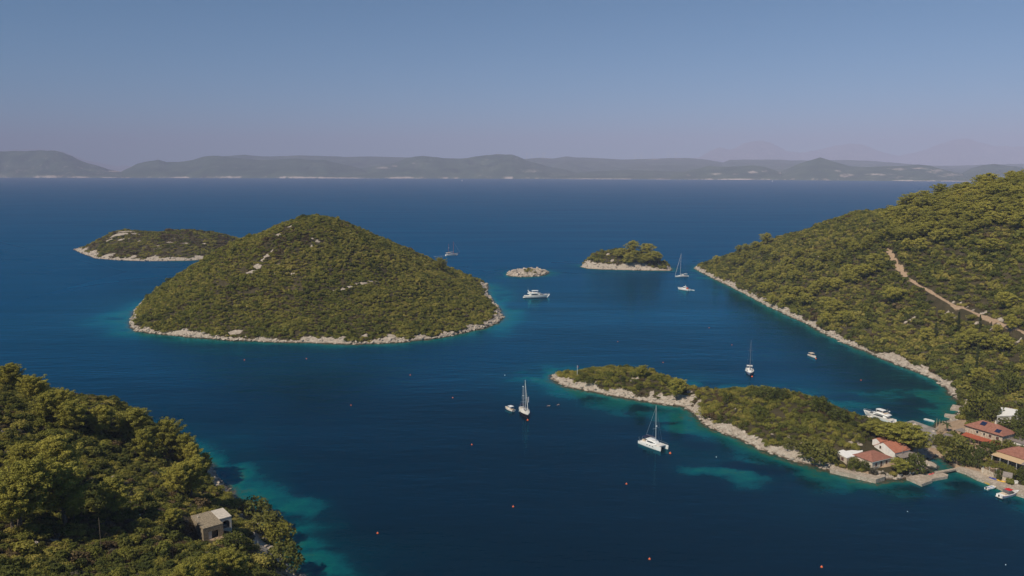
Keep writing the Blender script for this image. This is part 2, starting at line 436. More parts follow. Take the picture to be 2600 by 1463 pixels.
build_terrain('big', 2.0, "terrain", "large cone shaped scrub covered island")
build_terrain('back', 4.0, "terrain", "low island behind the large cone island")
build_terrain('rock', 1.2, "terrain", "tiny bare rock islet")
build_terrain('islet', 2.0, "terrain", "small wooded islet with a pale rocky rim")
build_terrain('main', 2.2, "terrain", "long wooded hillside above the cove")
build_terrain('pen', 1.0, "terrain", "low scrubby spit with a pale rock shore")
build_terrain('left', 1.4, "terrain", "steep scrub slope with a concrete hut")
def gz(key, x, y):
    xs, ys, Z, D = GRIDS[key]
    fx = np.clip((x - xs[0]) / (xs[1] - xs[0]), 0, len(xs) - 1.001); fy = np.clip((y - ys[0]) / (ys[1] - ys[0]), 0, len(ys) - 1.001)
    i = fx.astype(int); j = fy.astype(int); u = fx - i; v = fy - j
    def s(A): return A[j, i] * (1 - u) * (1 - v) + A[j, i + 1] * u * (1 - v) + A[j + 1, i] * (1 - u) * v + A[j + 1, i + 1] * u * v
    return s(Z), s(D)

# ------------------------------------------------------------------ sea
def water_mat():
    m, nt, p = new_mat("sea_water")
    pos = worldpos(nt)
    n = noise(nt, 0.05, 5, 0.6, pos, 0.6); n2 = noise(nt, 0.35, 4, 0.65, pos, 0.4)
    s = attr(nt, "shallow")
    n4 = noise(nt, 1.1, 4, 0.7, pos, 0.3)
    tex = math_(nt, 'ADD', math_(nt, 'MULTIPLY', math_(nt, 'SUBTRACT', n2, 0.5), 1.1), math_(nt, 'MULTIPLY', math_(nt, 'SUBTRACT', n4, 0.5), 0.7))
    sv = math_(nt, 'ADD', s, math_(nt, 'MULTIPLY', tex, s))
    c = ramp(nt, sv, [(0.0, (0.0003, 0.0095, 0.0200)), (0.22, (0.0004, 0.022, 0.034)), (0.45, (0.0005, 0.062, 0.074)), (0.68, (0.002, 0.094, 0.084)), (0.84, (0.030, 0.075, 0.050)), (0.95, (0.10, 0.085, 0.052))])
    far = attr(nt, "open")
    c = mixc(nt, math_(nt, 'MULTIPLY', far, math_(nt, 'SUBTRACT', 1.0, s, True)), c, (0.0008, 0.046, 0.120))
    nt.links.new(c, p.inputs["Base Color"])
    p.inputs["Specular IOR Level"].default_value = 0.0
    p.inputs["Roughness"].default_value = 1.0
    ms = nt.nodes.new("ShaderNodeMapping"); ms.inputs["Rotation"].default_value = (0, 0, R(-12)); ms.inputs["Scale"].default_value = (0.12, 1.0, 1.0)
    nt.links.new(pos, ms.inputs[0])
    streak = ramp(nt, noise(nt, 0.022, 5, 0.62, ms.outputs[0], 0.4), [(0.34, (0.80, 0.80, 0.80)), (0.5, (1.0, 1.0, 1.0)), (0.66, (1.2, 1.2, 1.2))])
    gl = nt.nodes.new("ShaderNodeBsdfGlossy"); gl.inputs["Color"].default_value = (0.10, 0.74, 1.0, 1)
    fr = nt.nodes.new("ShaderNodeFresnel"); fr.inputs[0].default_value = 1.33
    frc = math_(nt, 'MINIMUM', math_(nt, 'MULTIPLY', fr.outputs[0], 0.85), math_(nt, 'SUBTRACT', 0.34, math_(nt, 'MULTIPLY', far, 0.19)))
    rg = nt.nodes.new("ShaderNodeMapRange"); nt.links.new(far, rg.inputs[0])
    rg.inputs[3].default_value = 0.08; rg.inputs[4].default_value = 0.30
    nt.links.new(rg.outputs[0], gl.inputs["Roughness"])
    wsh = nt.nodes.new("ShaderNodeMixShader")
    nt.links.new(math_(nt, 'MULTIPLY', frc, streak), wsh.inputs[0]); nt.links.new(p.outputs[0], wsh.inputs[1]); nt.links.new(gl.outputs[0], wsh.inputs[2])
    # ripples: short crests lying across the breeze, stronger on the open sea
    mp = nt.nodes.new("ShaderNodeMapping"); mp.inputs["Rotation"].default_value = (0, 0, R(20)); mp.inputs["Scale"].default_value = (0.35, 1.0, 1.0)
    nt.links.new(pos, mp.inputs[0])
    w1 = noise(nt, 0.9, 3, 0.6, mp.outputs[0]); w2 = noise(nt, 0.22, 3, 0.6, mp.outputs[0]); w3 = noise(nt, 0.03, 4, 0.6, mp.outputs[0], 0.5)
    hgt = math_(nt, 'ADD', math_(nt, 'MULTIPLY', w1, 0.20), math_(nt, 'ADD', math_(nt, 'MULTIPLY', w2, 0.55), math_(nt, 'MULTIPLY', noise(nt, 0.075, 3, 0.6, mp.outputs[0]), 1.1)))
    amt = math_(nt, 'ADD', 0.26, math_(nt, 'MULTIPLY', attr(nt, "open"), math_(nt, 'ADD', 0.35, math_(nt, 'MULTIPLY', w3, 0.9))))
    b = bump(nt, hgt, 1.0, 1.0, p)
    nt.links.new(amt, b.inputs["Strength"])
    nt.links.new(b.outputs[0], gl.inputs["Normal"]); nt.links.new(b.outputs[0], fr.inputs["Normal"])
    # clear edge: the seabed shows through the first knee-deep metre
    tr = nt.nodes.new("ShaderNodeBsdfTransparent"); tr.inputs[0].default_value = (0.45, 0.85, 0.78, 1)
    mx = nt.nodes.new("ShaderNodeMixShader")
    f = nt.nodes.new("ShaderNodeMapRange"); nt.links.new(s, f.inputs[0])
    f.inputs[1].default_value = 0.84; f.inputs[2].default_value = 1.0; f.inputs[3].default_value = 0.0; f.inputs[4].default_value = 0.8
    nt.links.new(f.outputs[0], mx.inputs[0]); nt.links.new(wsh.outputs[0], mx.inputs[1]); nt.links.new(tr.outputs[0], mx.inputs[2])
    nt.links.new(mx.outputs[0], nt.nodes["Material Output"].inputs["Surface"])
    return m
# pale sand patches (+) and dark sea-grass beds (-): x, y, rx, ry, amount
def SP_(px, py, rx, ry, v): q = g(px, py); return (q[0], q[1], rx, ry, v)
PATCH = [SP_(*a) for a in [
    (560, 885, 26, 14, .26), (640, 893, 22, 10, .18), (290, 800, 30, 40, .35), (300, 840, 20, 18, .2), (1262, 830, 10, 30, .4), (1250, 740, 22, 40, .42), (1290, 790, 14, 25, .3), (1300, 700, 26, 14, .3), (1430, 690, 25, 25, .22), (1445, 668, 20, 12, .35),
    (1735, 690, 12, 14, .48), (1755, 700, 12, 16, .42), (1800, 730, 8, 25, .35), (1700, 676, 10, 12, .35),
    (1330, 945, 16, 9, .36), (1365, 950, 9, 8, .4), (1290, 958, 6, 3, .3), (1400, 935, 10, 5, .45), (1480, 938, 14, 4, .4), (1420, 990, 12, 9, .18), (1520, 1020, 14, 8, .28), (1590, 1040, 12, 6, .36), (1690, 1050, 10, 8, .45), (1700, 1075, 7, 6, .4), (1740, 1090, 6, 6, .35),
    (1700, 1100, 9, 6, -.55), (1690, 1062, 5, 2, -.3), (1760, 1120, 8, 4, -.4),
    (1790, 1185, 14, 4.5, .52), (1850, 1195, 10, 5, .52), (1905, 1210, 9, 5, .5), (1880, 1225, 8, 4, .35), (1740, 1180, 8, 3, .3), (1895, 1178, 12, 3.5, -.5), (1960, 1190, 10, 4, -.45), (1850, 1170, 6, 2.5, -.35), (1990, 1215, 12, 5, -.2),
    (2060, 1195, 9, 3, .3), (2150, 1220, 9, 3, .25), (2250, 1236, 8, 3, .3), (2380, 1230, 7, 2.5, .25), (2430, 1235, 6, 3, .3), (2400, 1265, 30, 4, -.3),
    (2200, 985, 24, 10, .30), (2260, 1000, 18, 12, .5), (2170, 1020, 14, 8, .45), (2330, 1000, 14, 10, .45), (2350, 1030, 9, 12, .5), (2150, 1060, 8, 6, .5), (2300, 985, 14, 6, .3), (2280, 1035, 8, 4, -.12),
    (2290, 1008, 9, 4, -.45), (2310, 1018, 8, 3, -.4), (2260, 995, 8, 2, -.25), (2330, 975, 7, 3, -.3), (2220, 1030, 7, 2, -.25),
    (770, 1275, 9, 8, .50), (740, 1260, 8, 8, .45), (810, 1300, 9, 8, .50), (790, 1325, 9, 5, .35), (660, 1240, 10, 10, .45), (600, 1190, 9, 12, .50), (720, 1330, 8, 8, .42), (800, 1400, 9, 6, .42), (760, 1380, 7, 6, .45), (700, 1290, 6, 4, .3), (850, 1430, 8, 5, .35),
    (560, 1195, 4, 6, -.5), (790, 1385, 10, 2, -.3), (700, 1335, 7, 2, -.2), (2060, 960, 10, 10, .12), (640, 930, 60, 10, .05)]]
def build_sea():
    mat = water_mat()
    res = 2.0
    xs = np.arange(-420, 330 + res, res); ys = np.arange(100, 990 + res, res)
    X, Y = np.meshgrid(xs, ys); x, y = X.ravel(), Y.ravel()
    d = np.full(len(x), 1e9); Lm = np.full(len(x), 12.0)
    for k, L in LANDS.items():
        dd = -L.sd(x, y)
        dd = dd - (fbm(x / 7, y / 7, 3, 5) - 0.5) * 3.2 * np.exp(-np.abs(dd) / 14)
        sc_ = dict(big=12.5, back=12.0, rock=12, islet=10, main=9.0, pen=13.0, left=9.5)[k]
        Lm = np.where(dd < d, sc_, Lm); d = np.minimum(d, dd)
    wob = fbm(x / 22, y / 22, 4, 41); wob2 = fbm(x / 9, y / 9, 3, 47)
    Lm = Lm * (0.35 + 1.3 * wob)
    s = 0.98 * np.exp(-np.maximum(d - 0.3, 0) / Lm)
    s = np.where(d < 0.4, 1.0, s)
    wx = (wob2 - 0.5) * 7; wy = (fbm(x / 9 + 50, y / 9, 3, 48) - 0.5) * 7
    for (cx, cy, rx, ry, v) in PATCH:
        if cx < -20 and cy < 300 and v > 0: v *= 0.8
        r = np.sqrt(((x + wx - cx) / rx) ** 2 + ((y + wy - cy) / ry) ** 2)
        k = np.clip(1.35 - r, 0, 1); k = k * k * (3 - 2 * k)
        tgt = np.maximum(s, 0) + (0.68 * v * k if v > 0 else v * k * np.minimum(1, s / 0.3))
        s = np.where(d > 1.2, np.clip(tgt, 0, np.maximum(s, 0.72)), s)
    dark = np.clip((fbm(x / 14, y / 14, 4, 63) - 0.52) * 6, 0, 1) * np.clip((d - 3) / 4, 0, 1)
    s = s * (1 - 0.62 * dark)
    edge = (x < xs[0] + 3) | (x > xs[-1] - 3) | (y < ys[0] + 3) | (y > ys[-1] - 3)
    s = np.where(edge, 0, np.clip(s, 0, 1))
    op = np.clip((y - 640 - 0.35 * np.abs(x - 60)) / 220, 0, 1) + np.clip((-x - 290 - (700 - y) * 0.3) / 160, 0, 1)
    op = np.maximum(op, 0.6 * np.exp(-((x + 130) / 170) ** 2 - ((y - 470) / 55) ** 2)); op = np.maximum(op, 0.3 * np.exp(-((x - 190) / 60) ** 2 - ((y - 500) / 130) ** 2))
    op = np.clip(op, 0, 1); op = op * (0.75 + 0.5 * fbm(x / 60, y / 60, 3, 71))
    V = np.stack([x, y, np.zeros(len(x))], 1); Fq = grid_faces(len(xs), len(ys))
    # outer sheets to the horizon, sharing the corners of the inner grid
    B = 42000
    n0 = len(V); nx, ny = len(xs), len(ys)
    ox = [-B, -9000, -2500, -1000] ; oy2 = [1400, 2500, 6000, 12000, B]
    ring = [(-B, -3000), (B, -3000), (B, B), (-B, B)]
    c = [0, nx - 1, nx * ny - 1, nx * (ny - 1)]
    V = np.vstack([V, [(a, b, 0) for a, b in ring]])
    Fr = [(n0, n0 + 1, c[1], c[0]), (n0 + 1, n0 + 2, c[2], c[1]), (n0 + 2, n0 + 3, c[3], c[2]), (n0 + 3, n0, c[0], c[3])]
    s = np.concatenate([s, np.zeros(4)]); op = np.concatenate([op, np.ones(4)])
    Fq = np.vstack([Fq, Fr])
    # land interiors need no water
    o = np_mesh("sea", V, Fq, [mat], dict(shallow=s, open=op))
    tag(o, "deep blue sea with turquoise shallows along the shores", "sea", kind="structure")
build_sea()

# ------------------------------------------------------------------ foliage
def leaf_mat(name, stops, rnd_amt=0.35, trans=0.22, nscale=0.6, obj=True):
    m, nt, p = new_mat(name)
    oi = nt.nodes.new("ShaderNodeObjectInfo")
    geo = nt.nodes.new("ShaderNodeNewGeometry")
    n = noise(nt, nscale, 3, 0.6, geo.outputs["Position"])
    n2 = noise(nt, 0.028, 3, 0.55, geo.outputs["Position"])
    f = math_(nt, 'ADD', math_(nt, 'MULTIPLY', oi.outputs["Random"], rnd_amt), math_(nt, 'MULTIPLY', n, 1.0 - rnd_amt))
    f = math_(nt, 'ADD', f, math_(nt, 'MULTIPLY', math_(nt, 'SUBTRACT', n2, 0.5), 1.1), True)
    c = ramp(nt, f, stops)
    nt.links.new(c, p.inputs["Base Color"]); p.inputs["Roughness"].default_value = 0.75; p.inputs["Specular IOR Level"].default_value = 0.25
    t = nt.nodes.new("ShaderNodeBsdfTranslucent"); nt.links.new(c, t.inputs[0])
    mx = nt.nodes.new("ShaderNodeMixShader"); mx.inputs[0].default_value = trans
    nt.links.new(p.outputs[0], mx.inputs[1]); nt.links.new(t.outputs[0], mx.inputs[2])
    nt.links.new(mx.outputs[0], nt.nodes["Material Output"].inputs["Surface"])
    return m
M_SCRUB = leaf_mat("scrub_leaves", [(0.12, (0.125, 0.140, 0.026)), (0.38, (0.225, 0.225, 0.042)), (0.60, (0.32, 0.29, 0.058)), (0.85, (0.42, 0.35, 0.09))], 0.5, 0.42)
M_DRY = leaf_mat("dry_scrub_leaves", [(0.2, (0.075, 0.052, 0.022)), (0.5, (0.125, 0.085, 0.036)), (0.8, (0.17, 0.125, 0.055))], 0.5)
M_GREY = leaf_mat("bare_twigs", [(0.2, (0.075, 0.066, 0.045)), (0.6, (0.12, 0.105, 0.07)), (0.9, (0.17, 0.145, 0.095))], 0.5, 0.1)
M_PINE = leaf_mat("pine_needles", [(0.15, (0.20, 0.192, 0.032)), (0.45, (0.29, 0.268, 0.046)), (0.7, (0.37, 0.328, 0.058)), (0.9, (0.45, 0.385, 0.075))], 0.35, 0.2, 0.9)
M_BROAD = leaf_mat("broad_leaves", [(0.15, (0.050, 0.064, 0.012)), (0.5, (0.10, 0.11, 0.02)), (0.85, (0.165, 0.155, 0.032))], 0.5)
M_BRIGHT = leaf_mat("bright_leaves", [(0.15, (0.070, 0.085, 0.012)), (0.5, (0.125, 0.130, 0.020)), (0.85, (0.21, 0.19, 0.03))], 0.4)
M_CYP = leaf_mat("cypress_leaves", [(0.15, (0.022, 0.034, 0.010)), (0.5, (0.040, 0.055, 0.014)), (0.85, (0.065, 0.075, 0.02))], 0.4)
M_PALM = leaf_mat("palm_fronds", [(0.2, (0.055, 0.070, 0.02)), (0.8, (0.13, 0.14, 0.05))], 0.4)
def bark_mat():
    m, nt, p = new_mat("bark")
    n = noise(nt, 5, 4)
    nt.links.new(ramp(nt, n, [(0.3, (0.07, 0.05, 0.035)), (0.7, (0.20, 0.155, 0.12))]), p.inputs["Base Color"]); p.inputs["Roughness"].default_value = 0.9
    return m
M_BARK = bark_mat()

def cards(rng, clumps, size, aspect=0.6, up=0.25, jit=0.38, tilt=None):
    """clumps: (cx,cy,cz, rx,ry,rz, n): small leaf-sized faces over each clump"""
    Vs = []
    for (cx, cy, cz, rx, ry, rz, n) in clumps:
        d = rng.normal(size=(n, 3)); d[:, 2] += up * 1.2
        d /= np.linalg.norm(d, axis=1)[:, None]
        rr = rng.uniform(0.84, 1.06, n)[:, None]
        pos = np.array([cx, cy, cz]) + d * rr * np.array([rx, ry, rz])
        nn = d / np.array([rx, ry, rz]); nn /= np.linalg.norm(nn, axis=1)[:, None]
        nn += rng.normal(size=(n, 3)) * jit; nn /= np.linalg.norm(nn, axis=1)[:, None]
        t = rng.normal(size=(n, 3))
        if tilt is not None: t = t * 0.7 + tilt
        t -= nn * (t * nn).sum(1)[:, None]; t /= np.linalg.norm(t, axis=1)[:, None]
        b = np.cross(nn, t)
        s = size * rng.uniform(0.6, 1.35, n)[:, None]
        Vs.append(np.stack([pos - t * s, pos - b * s * aspect, pos + t * s, pos + b * s * aspect], 1).reshape(-1, 3))
    V = np.vstack(Vs)
    return V, np.arange(len(V)).reshape(-1, 4)
def bush_mesh(name, seed, mat, n_cl=9, n_card=26, size=0.33, rad=1.5, h=1.7, spread=0.8):
    rng = np.random.default_rng(seed)
    cl = []
    for i in range(n_cl):
        a = rng.uniform(0, 6.283); r = rad * spread * math.sqrt(rng.uniform(0, 1))
        k = rng.uniform(0.42, 0.72)
        z = h * (1 - 0.55 * (r / rad) ** 2) * rng.uniform(0.45, 0.85)
        cl.append((r * math.cos(a), r * math.sin(a), z, rad * k * .72, rad * k * .72, h * k * .58, n_card))
    V, Fq = cards(rng, cl, size)
    V[:, 2] = np.maximum(V[:, 2], -0.3)
    return np_mesh(name, V, Fq, [mat], smooth=False, link=False)
def proto_collection(name, objs):
    c = bpy.data.collections.new(name)
    for i, o in enumerate(objs):
        o.name = "%s_%02d" % (name, i); c.objects.link(o)
    return c
def scatter(name, pts, rots, scl, kinds, coll, label, cat):
    me = bpy.data.meshes.new(name)
    me.vertices.add(len(pts)); me.vertices.foreach_set("co", np.asarray(pts, np.float32).ravel())
    for k, v, t in (("rot", rots, 'FLOAT_VECTOR'), ("scl", scl, 'FLOAT_VECTOR')):
        a = me.attributes.new(k, t, 'POINT'); a.data.foreach_set("vector", np.asarray(v, np.float32).ravel())
    a = me.attributes.new("knd", 'INT', 'POINT'); a.data.foreach_set("value", np.asarray(kinds, np.int32))
    o = bpy.data.objects.new(name, me); COL.objects.link(o)
    ng = bpy.data.node_groups.new(name, 'GeometryNodeTree')
    ng.interface.new_socket(name="Geometry", in_out='INPUT', socket_type='NodeSocketGeometry')
    ng.interface.new_socket(name="Geometry", in_out='OUTPUT', socket_type='NodeSocketGeometry')
    gi = ng.nodes.new("NodeGroupInput"); go = ng.nodes.new("NodeGroupOutput")
    ci = ng.nodes.new("GeometryNodeCollectionInfo"); ci.inputs["Collection"].default_value = coll
    ci.inputs["Separate Children"].default_value = True; ci.inputs["Reset Children"].default_value = True
    ip = ng.nodes.new("GeometryNodeInstanceOnPoints"); ip.inputs["Pick Instance"].default_value = True
    def na(nm, t):
        n = ng.nodes.new("GeometryNodeInputNamedAttribute"); n.data_type = t; n.inputs["Name"].default_value = nm
        return n.outputs[0]
    ng.links.new(gi.outputs[0], ip.inputs["Points"]); ng.links.new(ci.outputs[0], ip.inputs["Instance"])
    ng.links.new(na("knd", 'INT'), ip.inputs["Instance Index"]); ng.links.new(na("scl", 'FLOAT_VECTOR'), ip.inputs["Scale"])
    er = ng.nodes.new("FunctionNodeEulerToRotation"); ng.links.new(na("rot", 'FLOAT_VECTOR'), er.inputs[0]); ng.links.new(er.outputs[0], ip.inputs["Rotation"])
    ng.links.new(ip.outputs[0], go.inputs[0])
    md = o.modifiers.new("scatter", 'NODES'); md.node_group = ng
    tag(o, label, cat, kind="stuff")
    return o
BUSHES = proto_collection("bush", [bush_mesh("b", 1, M_SCRUB), bush_mesh("b", 2, M_SCRUB, 11, 24, 0.3, 1.7, 1.5), bush_mesh("b", 3, M_SCRUB, 8, 28, 0.36, 1.4, 2.0), bush_mesh("b", 4, M_SCRUB, 12, 22, 0.3, 1.9, 1.6),
    bush_mesh("b", 5, M_BROAD, 9, 28, 0.34, 1.5, 2.2), bush_mesh("b", 6, M_DRY, 9, 24, 0.3, 1.5, 1.3), bush_mesh("b", 7, M_GREY, 7, 22, 0.26, 1.3, 1.3), bush_mesh("b", 8, M_BRIGHT, 8, 26, 0.32, 1.3, 1.5)])
NEARB = proto_collection("near_bush", [bush_mesh("n", 11, M_SCRUB, 14, 46, 0.17, 1.4, 1.7), bush_mesh("n", 12, M_SCRUB, 18, 40, 0.16, 1.6, 1.5), bush_mesh("n", 13, M_SCRUB, 12, 50, 0.19, 1.2, 2.1), bush_mesh("n", 14, M_SCRUB, 18, 40, 0.16, 1.8, 1.7),
    bush_mesh("n", 15, M_BROAD, 14, 46, 0.19, 1.4, 2.2), bush_mesh("n", 16, M_DRY, 14, 40, 0.16, 1.4, 1.3), bush_mesh("n", 17, M_GREY, 12, 36, 0.13, 1.2, 1.4), bush_mesh("n", 18, M_BRIGHT, 12, 46, 0.18, 1.2, 1.5)])
KEEP_OUT = [(x - 2.6, y - 1.2, 2.6) for x, y, r, z in main.flat[::2] if y < 500]       # (x, y, radius): nothing grows here
DRYZONE = [hp(*a) for a in [(690, 620, 22, 30), (730, 575, 16, 16), (700, 650, 16, 14), (760, 600, 14, 14)]]
def scrub(key, spacing, coll, seed, label, smin=0.7, smax=1.5, mind=1.6, gap=0.35, dryness=0.05, grey=0.04, hmul=1.0, box=None, force=False):
    rng = np.random.default_rng(seed)
    xs, ys, Z, D = GRIDS[key]
    x0, x1, y0, y1 = box or (xs[0], xs[-1], ys[0], ys[-1])
    gx, gy = np.meshgrid(np.arange(x0, x1, spacing), np.arange(y0, y1, spacing))
    x = gx.ravel() + rng.uniform(-.55, .55, gx.size) * spacing; y = gy.ravel() + rng.uniform(-.55, .55, gx.size) * spacing
    z, d = gz(key, x, y)
    dl = SHORE_W[key] * bandf(x, y)
    ok = (z > 0.8) if force else (d > np.maximum(mind, dl - 0.4)) & (z > 0.5)
    oc = [o for o in OUTCROPS if x0 < o[0] < x1 and y0 < o[1] < y1]
    ok &= rng.uniform(0, 1, len(x)) > ell(x, y, oc, 0.3) * 1.02
    if key in ('main', 'left'): ok &= ell(x, y, [o for o in DIRT if x0 < o[0] < x1], 0.9) < 0.25
    if key in ('main', 'pen'): ok &= ell(x, y, PLAZA, 0.25) < 0.4
    for (cx, cy, r) in KEEP_OUT: ok &= np.hypot(x - cx, y - cy) > r
    gapn = fbm(x / 11, y / 11, 3, 33)
    ok &= rng.uniform(0, 1, len(x)) > np.clip((gapn - 0.62) * 5, 0, 1) * gap * 2
    if key == 'main':                      # the far side of the ridge is out of sight
        ok &= (x < 660) & (y < 905)
    x, y, z = x[ok], y[ok], z[ok]; n = len(x)
    k = rng.integers(0, 4, n); u = rng.uniform(0, 1, n)
    cl = fbm(x / 18, y / 18, 3, 81)
    k = np.where(u < dict(left=0.46, main=0.38).get(key, 0.13), 4, k); k = np.where((u > 0.93) & (cl > .45), 7, k)
    dz = ell(x, y, DRYZONE, 0.8) if key == 'big' else 0
    k = np.where(rng.uniform(0, 1, n) < dryness * (0.3 + 3 * (cl > 0.6)) + 0.55 * dz, 5, k)
    k = np.where(rng.uniform(0, 1, n) < grey, 6, k)
    s = rng.uniform(smin, smax, n) * (0.55 + 0.9 * fbm(x / 9, y / 9, 3, 91)) * np.where(rng.uniform(0, 1, n) > 0.955, rng.uniform(1.3, 1.9, n), 1.0)
    sc3 = np.stack([s, s, s * rng.uniform(0.7, 1.25, n) * hmul], 1)
    rot = np.stack([rng.uniform(-.12, .12, n), rng.uniform(-.12, .12, n), rng.uniform(0, 6.28, n)], 1)
    return scatter("scrub", np.stack([x, y, z - 0.25 * s], 1), rot, sc3, k, coll, label, "scrub")

# rocks along the shores and on the outcrops
def rock_mat():
    m, nt, p = new_mat("limestone_rock")
    pos = worldpos(nt)
    c = limestone(nt, pos)
    sep = nt.nodes.new("ShaderNodeSeparateXYZ"); nt.links.new(pos, sep.inputs[0])
    wet = math_(nt, 'SUBTRACT', 1.0, math_(nt, 'MULTIPLY', sep.outputs[2], 2.8), True)
    nt.links.new(mixc(nt, wet, c, (0.10, 0.075, 0.05)), p.inputs["Base Color"]); p.inputs["Roughness"].default_value = 0.95; p.inputs["Specular IOR Level"].default_value = 0.1
    bump(nt, noise(nt, 2.0, 5, 0.7, pos), 0.6, 0.4, p)
    return m
M_ROCK = rock_mat()
def rock_mesh(name, seed, flat=0.6, cuts=9):
    import bmesh
    rng = np.random.default_rng(seed)
    bm = bmesh.new(); bmesh.ops.create_icosphere(bm, subdivisions=3, radius=1.0)
    for i in range(cuts):
        d = rng.normal(size=3); d /= np.linalg.norm(d); c = rng.uniform(0.45, 0.85)
        for v in bm.verts:
            t = v.co.dot(Vector(d)) - c
            if t > 0: v.co -= Vector(d) * t * 0.92
    for v in bm.verts:
        v.co *= 1 + 0.12 * (rng.uniform() - 0.5)
        v.co.z *= flat
    me = bpy.data.meshes.new(name); bm.to_mesh(me); bm.free(); me.materials.append(M_ROCK)
    return bpy.data.objects.new(name, me)
ROCKP = proto_collection("rock", [rock_mesh("r", i, f) for i, f in enumerate((0.6, 0.5, 0.75, 0.42, 0.6, 0.9))])
def shore_rocks(key, n_per_m, smax, seed, label, band=4.0, extra=True):
    rng = np.random.default_rng(seed); L = LANDS[key]
    P = []
    A, B = L.P, np.roll(L.P, -1, 0)
    for a, b in zip(A, B):
        ln = np.linalg.norm(b - a); n = int(ln * n_per_m)
        if n == 0: continue
        t = rng.uniform(0, 1, n)[:, None]; e = (b - a) / ln; nn = np.array([e[1], -e[0]])
        P.append(a + (b - a) * t + nn * rng.normal(0, band, n)[:, None])
    P = np.vstack(P); x, y = P[:, 0], P[:, 1]
    xs, ys, Z, D = GRIDS[key]
    m = (x > xs[0]) & (x < xs[-1]) & (y > ys[0]) & (y < ys[-1]); x, y = x[m], y[m]
    z, d = gz(key, x, y)
    ok = (d > -0.8) & (d < SHORE_W[key] * bandf(x, y) + 0.6)
    if key in ('main', 'pen'):
        ok &= ell(x, y, PLAZA, 0.3) < 0.5
        for (cx, cy, r) in QUAY_OUT: ok &= np.hypot(x - cx, y - cy) > r
    x, y, z = x[ok], y[ok], z[ok]
    ox = []
    if extra:
        ox, oy = [], []
        for (cx, cy, rx, ry) in [o for o in OUTCROPS if xs[0] < o[0] < xs[-1] and ys[0] < o[1] < ys[-1]]:
            n = int(max(3, rx * ry * (0.16 if key == 'back' else 0.45)))
            a = rng.uniform(0, 6.28, n); r = np.sqrt(rng.uniform(0, 1, n))
            ox += list(cx + rx * r * np.cos(a)); oy += list(cy + ry * r * np.sin(a))
        if len(ox):
            ox, oy = np.array(ox), np.array(oy); oz, od = gz(key, ox, oy); k = od > 0.5
            rs_ = len(x); x = np.concatenate([x, ox[k]]); y = np.concatenate([y, oy[k]]); z = np.concatenate([z, oz[k]])
    if key in ('main', 'left'):
        kk = ell(x, y, [o for o in DIRT if xs[0] < o[0] < xs[-1]], 0.6) < 0.2
        if extra and len(ox): rs_ = int(kk[:rs_].sum())
        x, y, z = x[kk], y[kk], z[kk]
    n = len(x); s = smax * (0.16 + 0.84 * rng.uniform(0, 1, n) ** 3.2)
    if extra and len(ox): s[rs_:] *= 0.5 if key in ('main', 'big') else 0.8
    sc3 = np.stack([s * rng.uniform(.8, 1.5, n), s * rng.uniform(.7, 1.2, n), s * rng.uniform(.6, 1.1, n)], 1)
    rot = np.stack([rng.uniform(-.45, .45, n), rng.uniform(-.45, .45, n), rng.uniform(0, 6.28, n)], 1)
    return scatter("rocks", np.stack([x, y, z + 0.05 * s], 1), rot, sc3, rng.integers(0, 6, n), ROCKP, label, "rocks")
QUAY_OUT = [(*gs(*q), r) for q, r in [((2374, 1085), 7), ((2364, 1110), 5), ((2352, 1135), 4), ((2460, 1203), 7), ((2498, 1220), 7), ((2534, 1236), 7), ((2480, 1212), 6), ((2515, 1228), 6), ((2570, 1248), 8), ((2610, 1262), 8),
    ((2125, 1201), 3.5), ((2150, 1208), 3.5), ((2180, 1215), 3.5), ((2215, 1222), 3.5), ((2320, 1213), 4), ((2345, 1203), 4), ((2300, 1090), 6), ((2270, 1082), 4), ((2335, 1105), 4), ((2350, 1125), 4), ((2240, 1217), 2.5)]]

